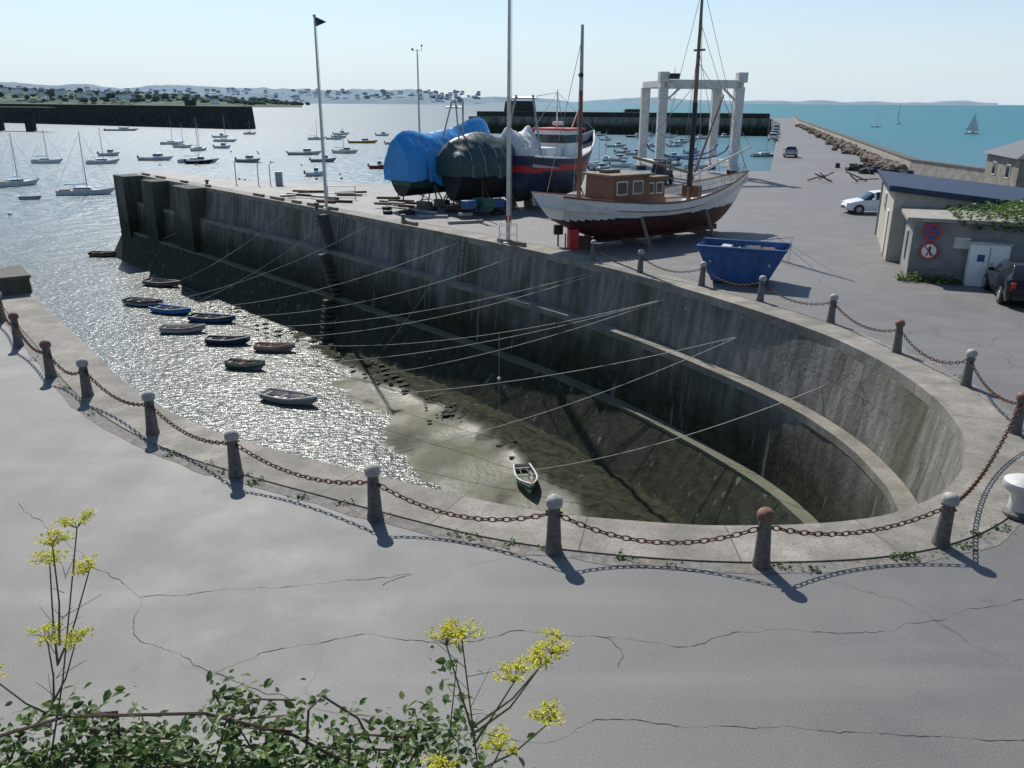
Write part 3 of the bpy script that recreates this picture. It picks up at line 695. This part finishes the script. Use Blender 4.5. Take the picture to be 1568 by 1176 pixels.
# ---------------------------------------------------------------- blue skip
mb=MB()
def skip(mb,l,w,h,mat):
    l2,w2=l*.62,w*.86
    vo=[(-l2/2,-w2/2,.12),(l2/2,-w2/2,.12),(l2/2,w2/2,.12),(-l2/2,w2/2,.12),(-l/2,-w/2,h),(l/2,-w/2,h),(l/2,w/2,h),(-l/2,w/2,h)]
    vi=[(x*.97,y*.96,z+.05 if z<.5 else z) for x,y,z in vo]
    fo=[(3,2,1,0),(0,1,5,4),(1,2,6,5),(2,3,7,6),(3,0,4,7)]
    mb.add(vo,fo,mat); mb.add(vi,[q[::-1] for q in fo],blue)
    mb.tube([vo[4],vo[5],vo[6],vo[7],vo[4]],.06,mat,6)
    for x in (-l*.2,l*.2):
        for s in (-1,1): mb.tube([(x*.85,s*w2/2*1.01,.2),(x*1.1,s*w/2*1.01,h)],.05,mat,4)
    for s in (-1,1):
        for x in (-l*.33,l*.33): mb.tube([(x,s*(w/2),h*.62),(x,s*(w/2+.14),h*.62)],.06,steel,8)
    for y in (-w*.3,w*.3): mb.box((0,y,.06),(l*.6,.15,.12),dark)
skip(mb,3.5,2.0,1.5,blue)
for k in range(22): mb.box((rs.uniform(-1.2,1.2),rs.uniform(-.6,.6),1.0+rs.random()*.4),(rs.uniform(.3,.9),rs.uniform(.2,.5),.15),rs.choice([wood,greyb,whitetarp,rust,greenp]),rs.uniform(0,3),ry=rs.uniform(-.5,.5))
mb.build('blue_skip',(9.45,33.9,0),R(-22))

# ---------------------------------------------------------------- cars
def car(name,x,y,yaw,col,L=4.0,W=1.7,Ht=1.48):
    mb=MB()
    k=L/4.0
    st=[(0,.42,.72,.72,.70,.60),(.08,.28,.92,.92,.80,.72),(.16,.24,.98,1.02,.84,.7),(.55,.22,.99,Ht-.05,.85,.58),(.68,.22,.99,Ht,.85,.60),(1.35,.22,.97,Ht+.02,.86,.60),(1.45,.22,.97,Ht+.02,.86,.60),(2.15,.22,.95,Ht-.04,.86,.58),(2.3,.22,.95,Ht-.10,.86,.58),(2.95,.22,.92,.95,.85,.66),(3.4,.22,.84,.88,.83,.62),(3.8,.25,.74,.77,.78,.55),(3.95,.3,.6,.62,.7,.5),(4.0,.4,.5,.5,.62,.45)]
    paint=col; rows=[]
    for (a,zb,be,rf,hw,rw) in st:
        a*=k; rows.append([(a,hw*.93,zb),(a,hw,zb+(be-zb)*.45),(a,hw*.98,be),(a,rw,rf),(a,0,rf+.02)])
    n=len(rows)
    for s in (1,-1):
        v=[(p[0],p[1]*s*(W/1.7),p[2]) for r in rows for p in r]; f=[];mm=[]
        for i in range(n-1):
            for j in range(4):
                q=(i*5+j,(i+1)*5+j,(i+1)*5+j+1,i*5+j+1)
                if s==-1: q=q[::-1]
                f.append(q); g=paint
                if j==2 and i in (2,3,4,6,8): g=glass
                if j==3 and i in (2,8): g=glass
                mm.append(g)
        mb.add(v,f,mm)
    for r in (rows[0],rows[-1]):
        v=[(p[0],p[1]*s,p[2]) for s in (1,-1) for p in r]; mb.add(v,[(0,1,2,3,4,9,8,7,6,5)],paint)
    w=W/2
    for a in (.78*k,3.2*k):
        for s in (1,-1):
            mb.tube([(a,s*(w-.2),.31),(a,s*(w+.005),.31)],.35,dark,18); mb.tube([(a,s*(w-.1),.31),(a,s*(w+.03),.31)],.29,dark,18)
            mb.tube([(a,s*(w-.1),.31),(a,s*(w+.04),.31)],.19,steel,10)
    for s in (1,-1):
        mb.box((.07,s*.66,.78),(.12,.16,.3),redp); mb.box((3.84*k,s*.58,.66),(.22,.26,.14),white,rz=-s*.4); mb.box((2.35*k,s*(w+.07),1.0),(.16,.2,.13),paint)
        mb.box((1.9*k,s*(w*.995),.8),(.16,.04,.04),dark)
    mb.box((3.97*k,0,.42),(.08,.9,.16),dark); mb.box((-.02,0,.5),(.05,.5,.12),offw); mb.box((0.0,0,.4),(.12,1.3,.18),dark)
    mb.build(name,(x-math.cos(yaw)*L/2,y-math.sin(yaw)*L/2,0),yaw,'y',.015)
carw=M('white_car_paint',(.72,.73,.74),.25,0,.03,1,0); carb=M('black_car_paint',(.015,.016,.02),.15,.2,.05,1,0); cars=M('silver_car_paint',(.4,.42,.44),.25,.5,.05,1,0)
car('parked_car',24.3,56.8,R(176),carw); car('parked_car',19.3,31.2,R(72),carb,4.3,1.75)
for x,y,a,c in ((51,170,75,carw),(56,186,75,cars),(62,205,75,carw),(69,228,75,carb),(38,118,75,cars)): car('parked_car',x,y,R(a),c)

# ---------------------------------------------------------------- utility hut
hb=MB()
hb.add([(0,0,0),(9,0,0),(9,9,0),(0,9,0),(0,0,3.2),(9,0,2.35),(9,9,2.35),(0,9,3.2)],[(3,2,1,0),(4,5,6,7),(0,1,5,4),(1,2,6,5),(2,3,7,6),(3,0,4,7)],cream)
v=[(-.3,-.3,3.24),(9.3,-.3,2.34),(9.3,9.3,2.34),(-.3,9.3,3.24),(-.3,-.3,3.5),(9.3,-.3,2.6),(9.3,9.3,2.6),(-.3,9.3,3.5)]
hb.add(v,[(3,2,1,0),(4,5,6,7),(0,1,5,4),(1,2,6,5),(2,3,7,6),(3,0,4,7)],M('dark_blue_fascia',(.03,.05,.09),.6,0,.3,2,.15,.25))
hb.box((4.9,-2.0,1.2),(8.6,4.0,2.4),grayr); hb.box((4.8,-2.05,2.48),(9.0,4.3,.16),M('concrete_slab',(.33,.31,.27),.85))
hb.box((-.02,2.2,1.1),(.08,1.0,2.1),offw); hb.box((-.02,5,2.3),(.08,1.0,.7),glass); hb.box((-.03,5,2.3),(.06,1.14,.84),offw)
hb.box((-.05,8.8,1.6),(.09,.09,3.2),steel); hb.box((4.9,-4.03,.25),(8.6,.08,.5),stone)
hb.box((2.5,-4.03,1.6),(.6,.1,.45),offw); hb.box((.57,-2.0,1.2),(.08,1.0,1.2),grayr)
hb.build('utility_hut',(17.5,38.8,0),R(-20),bevel=.02)
def H(a,b): 
    t=R(-20); return (17.5+a*math.cos(t)-b*math.sin(t),38.8+a*math.sin(t)+b*math.cos(t))
def disc(mb,c,r,mat,th,n=24):
    mb.tube([(c[0],c[1],c[2]),(c[0],c[1]-th,c[2])],r,mat,n)
for z,kind in ((1.98,0),(1.22,1)):
    mb=MB(); disc(mb,(0,0,z),.36,redp,.03); disc(mb,(0,-.002,z),.28,blue if kind==0 else white,.034)
    if kind==0: mb.box((0,-.04,z),(.5,.008,.07),redp,ry=R(45)); mb.box((0,-.041,z),(.5,.009,.07),redp,ry=R(-45))
    else:
        mb.ball((.02,-.04,z+.15),.045,dark); mb.box((.01,-.04,z+.03),(.09,.01,.17),dark,ry=.15); mb.box((-.05,-.04,z-.12),(.045,.01,.2),dark,ry=.4); mb.box((.06,-.04,z-.12),(.045,.01,.2),dark,ry=-.4); mb.box((.0,-.044,z),(.54,.008,.05),redp,ry=R(45))
    mb.tube([(0,.03,z-.4),(0,.03,z+.4)],.025,steel,6)
    x,y=H(1.3,-4.14); mb.build('traffic_sign',(x,y,0),R(-20))
x,y=H(3.45,-4.5); mb=MB(); mb.box((0,0,.85),(1.4,.6,1.7),white); mb.box((0,0,1.73),(1.5,.7,.06),greyb); mb.box((0,-.305,.85),(.02,.02,1.5),dark); mb.box((-.3,-.31,1.15),(.26,.02,.28),blue); mb.box((.12,-.32,.9),(.04,.04,.2),steel)
mb.build('electrical_cabinet',(x,y,0),R(-20),bevel=.02)
x,y=H(4.6,-4.7); mb=MB(); mb.box((0,0,.5),(.5,.55,.95),dark,top=(1.15,1.15)); mb.box((0,0,1.02),(.62,.68,.1),dark); mb.tube([(-.3,.3,.12),(.3,.3,.12)],.1,dark,8); mb.build('wheelie_bin',(x,y,0),R(-20),bevel=.03)
x,y=H(5.6,-4.5); mb=MB(); mb.tube([(0,0,0),(0,0,4.6)],.07,dark,8); mb.tube([(0,0,4.5),(0,-.8,4.7)],.04,dark,6); mb.box((0,-.9,4.68),(.18,.5,.1),greyb); mb.build('street_lamp',(x,y,0),R(-20))

# ---------------------------------------------------------------- foliage
def leafmat(name,c1,c2):
    m,nt,b=newmat(name); at=nt.nodes.new('ShaderNodeAttribute'); at.attribute_name='tint'
    c=mixc(nt,at.outputs['Fac'],c1,c2); nt.links.new(c,b.inputs['Base Color']); b.inputs['Roughness'].default_value=.5
    tr=nt.nodes.new('ShaderNodeBsdfTranslucent'); nt.links.new(c,tr.inputs[0]); mx=nt.nodes.new('ShaderNodeMixShader'); mx.inputs[0].default_value=.4
    nt.links.new(b.outputs[0],mx.inputs[1]); nt.links.new(tr.outputs[0],mx.inputs[2]); nt.links.new(mx.outputs[0],nt.nodes['Material Output'].inputs[0])
    return m
lm=leafmat('bramble_leaf',(.04,.09,.02),(.15,.23,.05)); fm=leafmat('fennel_flower',(.45,.46,.03),(.78,.70,.04)); stemm=M('green_stem',(.10,.11,.05),.6,0,.3,8,0); bstem=M('bramble_stem',(.13,.07,.05),.6,0,.3,8,0)
def leaves(name,pts,size,mat,rs,flat=.6,stems=None,stemmat=None):
    v=[];f=[];t=[]
    for p in pts:
        s=size*rs.uniform(.55,1.25); a=rs.uniform(0,6.28); d=Vector((math.cos(a),math.sin(a),rs.uniform(-.5,.5))).normalized()
        up=Vector((rs.gauss(0,.5),rs.gauss(0,.5),flat)).normalized(); w=d.cross(up).normalized(); up=w.cross(d)
        o=len(v); P=Vector(p); tn=max(0,min(1,rs.gauss(.45,.28)))
        v+=[P,P+d*s*.3+w*s*.26+up*s*.06,P+d*s*.65+w*s*.24+up*s*.05,P+d*s-up*s*.12,P+d*s*.65-w*s*.24+up*s*.05,P+d*s*.3-w*s*.26+up*s*.06,P+d*s*.5-up*s*.03]
        f+=[(o,o+1,o+6),(o+1,o+2,o+6),(o+2,o+3,o+6),(o+3,o+4,o+6),(o+4,o+5,o+6),(o+5,o,o+6)]; t+=[tn]*7
    n0=len(f)
    mb=MB()
    if stems:
        for pp,r in stems: mb.tube(pp,r,stemmat,5,False)
        o=len(v); v+= [Vector(q) for q in mb.v]; f+=[tuple(i+o for i in q) for q in mb.f]; t+=[.5]*len(mb.v)
    me=bpy.data.meshes.new(name); me.from_pydata([tuple(q) for q in v],[],f); me.materials.append(mat); 
    if stemmat: me.materials.append(stemmat)
    me.polygons.foreach_set('material_index',[0]*n0+[1]*(len(f)-n0))
    at=me.attributes.new('tint','FLOAT','POINT'); at.data.foreach_set('value',t); me.update()
    ob=bpy.data.objects.new(name,me); sc.collection.objects.link(ob); return ob
rs=random.Random(21)
pts=[];stems=[]
for k in range(50):
    x=rs.uniform(-2.7,-.45); top=4.24-.25*abs((x+1.45)/1.3)**2+rs.uniform(-.22,.12); y=rs.uniform(2.75,3.2)
    path=[(x,y-.2,3.6),(x+.05,y,(3.6+top)/2),(x+rs.uniform(-.2,.2),y+.05,top),(x+rs.uniform(-.5,.5),y+.15,top-.12)]
    cp=[]
    for i in range(3):
        for q in range(6):
            a=Vector(path[i]).lerp(Vector(path[i+1]),q/6); cp.append(a)
    stems.append((cp[::2],[.006]*len(cp[::2])))
    for c in cp[3:]:
        for q in range(rs.randint(4,12)): pts.append(tuple(c+Vector((rs.gauss(0,.07),rs.gauss(0,.07),rs.gauss(0,.05)))))
stems.append(([(-2.9,2.9,4.0),(-2.5,3.0,4.22),(-2.0,3.05,4.36),(-1.4,3.1,4.34),(-1.0,3.1,4.22),(-.75,3.1,4.05)],.008))
stems.append(([(-.95,3.1,4.1),(-.92,3.1,4.36),(-.85,3.1,4.44),(-.7,3.12,4.30),(-.62,3.1,4.12)],.006))
stems.append(([(-1.4,3.1,4.0),(-1.3,3.1,4.3),(-1.15,3.1,4.42),(-.98,3.12,4.40)],.005))
for c in stems[-1][0]+stems[-2][0]+stems[-3][0]:
    for q in range(6): pts.append(tuple(Vector(c)+Vector((rs.gauss(0,.05),rs.gauss(0,.05),rs.gauss(0,.04)))))
leaves('bramble_bush',pts,.055,lm,rs,stems=stems,stemmat=bstem)
def fennel(name,base,heads,y):
    st=[];pts=[]; base=Vector(base)
    top=max(heads,key=lambda h:h[1]); 
    for i,(hx,hz) in enumerate(heads):
        h=Vector((hx,y+rs.uniform(-.12,.12),hz))
        j=base.lerp(Vector((top[0],y,top[1])),max(.05,min(.8,(hz-base.z)/(top[1]-base.z)*.65)))
        if (hx,hz)==top: j=base
        mid=j.lerp(h,.5)+Vector((rs.uniform(-.02,.02),0,-.03)); st.append(([j,mid,h],[.006,.004,.003]))
        for q in range(18):
            a=rs.uniform(0,6.28); rr=rs.uniform(.01,.075); e=h+Vector((math.cos(a)*rr,math.sin(a)*rr,.045+rs.uniform(-.015,.015))); st.append(([h,e],[.0015,.001]))
            for w in range(16): pts.append(tuple(e+Vector((rs.gauss(0,.011),rs.gauss(0,.011),rs.gauss(0,.006)))))
    for q in range(26):
        c=base.lerp(Vector((top[0],y,top[1])),rs.uniform(.1,.9)); e=c+Vector((rs.uniform(-.16,.16),rs.uniform(-.1,.1),rs.uniform(.02,.15))); st.append(([c,e],[.0018,.001]))
    leaves(name,pts,.015,fm,rs,stems=st,stemmat=stemm,flat=1.2)
fennel('wild_fennel',(-.1,2.8,3.7),[(-.19,5.0),(.12,4.93),(.016,4.84),(.165,4.63),(-.04,4.43),(-.28,4.36),(-.25,4.97),(.16,4.98)],2.8)
fennel('wild_fennel',(-2.3,3.2,3.7),[(-1.92,5.2),(-2.02,5.13),(-2.11,4.98),(-1.92,4.96),(-2.11,4.66),(-1.98,4.65),(-2.32,4.52)],3.2)
pts=[(rs.gauss(-.2,.12),rs.gauss(3.0,.1),rs.gauss(4.1,.14)) for k in range(160)]; pts+=[(rs.gauss(-.25,.05),rs.gauss(2.9,.05),rs.uniform(4.2,4.8)) for k in range(60)]
leaves('climbing_weed',pts,.05,lm,rs,stems=[([(-.25,2.9,3.7),(-.27,2.9,4.3),(-.22,2.9,4.8)],[.005,.004,.002])],stemmat=stemm)
pts=[]
for k in range(2600):
    a=min(8.9,max(2.2,rs.gauss(5.8,1.8))); b=rs.uniform(-4.3,-.1); h=max(0,.55*(1-((a-5.8)/4)**2))*rs.random()
    if rs.random()<.14: b=-4.25; h=-rs.uniform(0,.4)
    x,y=H(a,b); pts.append((x,y,2.6+h))
leaves('roof_ivy',pts,.2,lm,rs)
pts=[]
for k in range(500):
    x,y=H(rs.uniform(.2,2.6),-4.3-abs(rs.gauss(0,.3))); pts.append((x,y,abs(rs.gauss(0,.16))))
leaves('weeds',pts,.14,lm,rs)
pts=[]
for i0,o,z,n in ((52,.25,-.5,50),(62,.2,-1.2,45),(45,.25,-.6,25),(70,.25,-.7,18),(57,.2,-.4,30)):
    for k in range(n): p=ring(i0,o+abs(rs.gauss(0,.08)),z+rs.gauss(0,.16)); pts.append((p[0]+rs.gauss(0,.08),p[1]+rs.gauss(0,.08),p[2]))
for k in range(34):
    i=rs.randrange(105,nC-6) if rs.random()<.8 else rs.randrange(60,105); p0=ring(i,-1.25+rs.gauss(0,.08),.02)
    for q in range(rs.randint(5,26)): pts.append((p0[0]+rs.gauss(0,.09),p0[1]+rs.gauss(0,.05),abs(rs.gauss(0,.03))+.02))
leaves('grass_tuft',pts,.07,lm,rs)
mb=MB(); v=[];f=[]; ys2=[3.35,3.25,3.0,2,-2,-12]; zs2=[0,3.3,3.6,3.7,4.4,5]
for j,(yy,zz) in enumerate(zip(ys2,zs2)):
    for i in range(41): v.append((-40+i*2,yy,zz))
for j in range(5):
    for i in range(40): f.append((j*41+i,j*41+i+1,(j+1)*41+i+1,(j+1)*41+i))
mb.add(v,f,M('earth',(.10,.08,.05),.9,0,.4,2,.5)); mb.build('embankment')

# ---------------------------------------------------------------- parapet, pier, outer breakwater
def wallpath(name,pts,th,z0,z1,mat,top=None):
    mb=MB()
    for a,b in zip(pts[:-1],pts[1:]):
        c=((a[0]+b[0])/2,(a[1]+b[1])/2,(z0+z1)/2); L=math.dist(a,b); an=math.atan2(b[1]-a[1],b[0]-a[0])
        mb.box(c,(L+.02,th,z1-z0),mat,an); mb.box((c[0],c[1],z1+.06),(L+.04,th+.15,.12),top or copem,an)
    return mb.build(name)
lit=M('parapet_stone',(.36,.33,.28),.85,0,.35,1.2,.6)
wallpath('sea_parapet',[(53,70),(43.2,77),(42.6,91),(72,200),(101,308),(139,433)],.8,-.5,1.35,lit)
wallpath('breakwater_parapet',[(122,416),(-18,427)],2,-.5,2.2,stoned,stone)
mb=MB(); mb.box((3,431,2.5),(17,10,9),stoned,top=(.85,.85)); mb.box((3,431,7.1),(13,8,.3),stone); mb.build('stone_battery')
mb=MB(); mb.box((60,431,1.5),(14,8,4.5),stoned,top=(.7,.7)); mb.build('stone_blockhouse')
rs=random.Random(9); mb=MB(); rk=M('boulder_stone',(.16,.12,.09),.9,0,.5,1,.6)
for k in range(220):
    t=rs.random()**1.5; y=92+t*190; xr=42.5+(y-91)*.272; lump(mb,(xr-.9-abs(rs.gauss(0,.9)),y,.3),rs.uniform(.3,.9),rk,rs,.7)
mb.build('boulder_heap')
mb=MB()
for k in range(16):
    x=rs.uniform(37,40.5); y=rs.uniform(84,99); s=rs.uniform(.6,1.1); mb.box((x,y,.4*s),(s,.7*s,.8*s),rs.choice([dark,navy,dark,wood]),rs.uniform(0,3),top=(.85,.85))
for k in range(10):
    x=rs.uniform(37,41); y=rs.uniform(82,100); lump(mb,(x,y,.2),rs.uniform(.3,.7),dark,rs,.6)
for k in range(8):
    x=rs.uniform(27,34); y=rs.uniform(79,82); mb.tube([(x,y,.1),(x+rs.uniform(-2,2),y+rs.uniform(-1,1),rs.uniform(.1,.9))],.06,rust,6)
mb.build('fishing_gear_heap')
mb=MB(); mb.box((7,4.5,1.1),(14,9,3.0),stone)
v=[(-.4,-.4,2.6),(14.4,-.4,2.6),(14.4,9.4,2.6),(-.4,9.4,2.6),(3.5,4.5,4.7),(10.5,4.5,4.7)]
mb.add(v,[(0,1,5,4),(1,2,5),(2,3,4,5),(3,0,4),(3,2,1,0)],slate)
for k in range(4): mb.box((1.8+3.2*k,-.02,1.5),(1.0,.1,1.1),white); mb.box((1.8+3.2*k,-.06,1.5),(.84,.06,.94),glass)
for k in range(2): mb.box((-.02,2.4+3.8*k,1.5),(.1,1.0,1.1),white); mb.box((-.06,2.4+3.8*k,1.5),(.06,.84,.94),glass)
mb.box((12,4.5,4.6),(.8,.8,1.6),stone); mb.build('stone_house',(39.6,67.0,.4),R(-14))
mb=MB(); mb.box((-21.2,29.75,.3),(6.0,2.2,.6),wallm,R(37)); mb.box((-21.2,29.75,.66),(6.1,2.3,.12),copem,R(37)); mb.build('quay_end_block')
mb=MB(); mb.tube([(0,0,-9),(0,0,2.8)],.5,navy,14); mb.tube([(0,0,2.8),(0,0,3.1)],.54,white,14); mb.build('mooring_pile',(-24.2,37.5,0),0,'y')

# ---------------------------------------------------------------- left breakwater and coast
mb=MB()
def dwall(a,b,th,z0,z1,m1,m2,mb=mb):
    c=((a[0]+b[0])/2,(a[1]+b[1])/2,(z0+z1)/2); L=math.dist(a,b); an=math.atan2(b[1]-a[1],b[0]-a[0])
    mb.box(c,(L,th,z1-z0),m1,an,top=(1,.8)); mb.box((c[0],c[1],z1+.2),(L+.5,th*.84,.4),m2,an)
dwall((-330,560),(-150,467),14,-9,3.2,stoned,stone)
mb.lathe([(9,-9),(8,3.2),(8,3.6),(.1,3.6)],[stoned,stone,stone],20,(-148,466,0))
dwall((-420,470),(-215,405),6,1.0,2.6,stoned,stone)
for k in range(11): mb.box((-228-18.6*k,409+5.9*k,-3.5),(3.5,6,9.4),stoned,.3)
mb.box((-178,481,5),(5,4,3),stoned)
mb.build('harbour_breakwater')
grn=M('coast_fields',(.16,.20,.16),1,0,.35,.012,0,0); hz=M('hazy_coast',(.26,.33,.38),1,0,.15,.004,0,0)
def coast(name,x0,x1,y0,hf,mat,depth=900,n=220,m=8):
    v=[];f=[]
    for j in range(m+1):
        for i in range(n+1):
            t=i/n; x=x0+(x1-x0)*t; q=j/m; e=hf(t)*math.sin(math.pi/2*min(1,q*1.3)); e*=(1+.3*noise.noise((x*.004,q*3,2)))
            v.append((x*(1+depth*q/y0),y0+depth*q+40*math.sin(t*21),-8.5+max(0,e)+(3 if j else 0)))
    for j in range(m):
        for i in range(n): f.append((j*(n+1)+i,j*(n+1)+i+1,(j+1)*(n+1)+i+1,(j+1)*(n+1)+i))
    mb=MB(); mb.add(v,f,mat); return mb.build(name,smooth='all')
coast('left_headland',-1700,-420,1700,lambda t:(56*(1-t)**.55+5*noise.noise((t*12,0,0)))*min(1,(1-t)*9),grn,600)
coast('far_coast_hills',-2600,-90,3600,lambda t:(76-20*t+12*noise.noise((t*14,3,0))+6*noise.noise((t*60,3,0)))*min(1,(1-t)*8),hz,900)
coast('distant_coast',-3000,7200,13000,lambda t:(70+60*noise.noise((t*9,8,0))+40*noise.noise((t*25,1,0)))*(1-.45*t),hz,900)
mb=MB(); rs=random.Random(31); wv=M('village_render',(.72,.72,.70),1,0,.15,.05,0,0); sl2=M('village_slate',(.18,.21,.24),1,0,.2,.05,0,0)
for k in range(230):
    if k<110: t=rs.random(); x=-1650+1050*t; y=1740+rs.uniform(0,220); z=-8+8+36*(1-t)**.6*rs.uniform(.3,1.0)
    else: t=rs.random(); x=-2300+2100*t; y=3700+rs.uniform(0,300); x*=1.06; z=rs.uniform(2,44)
    s=.9 if k<110 else 1.4; w=rs.uniform(8,16)*s; h=rs.uniform(4,6)*s; dd=8*s
    mb.box((x,y,z+h/2-2),(w,dd,h+4),wv,0)
    mb.add([(x-w/2,y-dd/2,z+h),(x+w/2,y-dd/2,z+h),(x+w/2,y+dd/2,z+h),(x-w/2,y+dd/2,z+h),(x-w/2,y,z+h+3*s),(x+w/2,y,z+h+3*s)],[(0,1,5,4),(2,3,4,5),(1,2,5),(3,0,4)],sl2)
mb.build('distant_village')
mb=MB(); tr=M('distant_tree_foliage',(.10,.13,.11),1,0,.3,.05,0,0)
for k in range(900):
    t=rs.random(); x=-1680+1180*t; y=1760+rs.uniform(0,420); z=-8+5+44*(1-t)**.6*rs.uniform(.15,1.05); lump(mb,(x*1.02,y,z),rs.uniform(4,8),tr,rs,.75)
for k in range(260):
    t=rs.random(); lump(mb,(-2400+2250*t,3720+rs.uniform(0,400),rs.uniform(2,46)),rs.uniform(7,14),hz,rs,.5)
mb.build('distant_tree_mass',smooth='all')

# ---------------------------------------------------------------- light, sky, camera
AZ=-20; EL=45
w=bpy.data.worlds.new('World'); sc.world=w; w.use_nodes=True; nt=w.node_tree
sky=nt.nodes.new('ShaderNodeTexSky'); sky.sky_type='NISHITA'; sky.sun_disc=False; sky.sun_elevation=R(EL); sky.sun_rotation=R(AZ%360); sky.air_density=1.0; sky.dust_density=.3; sky.ozone_density=3.5
tc=nt.nodes.new('ShaderNodeTexCoord'); sp=nt.nodes.new('ShaderNodeSeparateXYZ'); nt.links.new(tc.outputs['Generated'],sp.inputs[0])
hzf=mrange(nt,sp.outputs[2],0.0,.18,.88,0.0)
cl=noi(nt,coords(nt,(1,1,7),'Generated'),2.2,5,.6,.3)
c=mixc(nt,hzf,sky.outputs[0],(5.3,6.3,7.3))
c=mixc(nt,ramp(nt,cl,[(.54,0.0),(.8,.25)]),c,(6.6,7.0,7.5))
bg=nt.nodes['Background']; nt.links.new(c,bg.inputs[0]); bg.inputs[1].default_value=.12
sl=bpy.data.lights.new('sun','SUN'); sl.energy=5.0; sl.angle=R(.5); sl.color=(1,.955,.89)
so=bpy.data.objects.new('sun',sl); sc.collection.objects.link(so)
dv=Vector((math.sin(R(AZ))*math.cos(R(EL)),math.cos(R(AZ))*math.cos(R(EL)),math.sin(R(EL))))
so.rotation_euler=dv.to_track_quat('Z','Y').to_euler(); so.location=dv*50
cam=bpy.data.cameras.new('camera'); co=bpy.data.objects.new('camera',cam); sc.collection.objects.link(co); sc.camera=co
cam.sensor_width=34.6; cam.lens=28.0; cam.clip_end=80000; cam.clip_start=.1
p=math.atan(433/1269)
co.matrix_world=Matrix.Translation((0,0,7))@Matrix.Rotation(math.pi/2-p,4,'X')@Matrix.Rotation(R(.4),4,'Z')
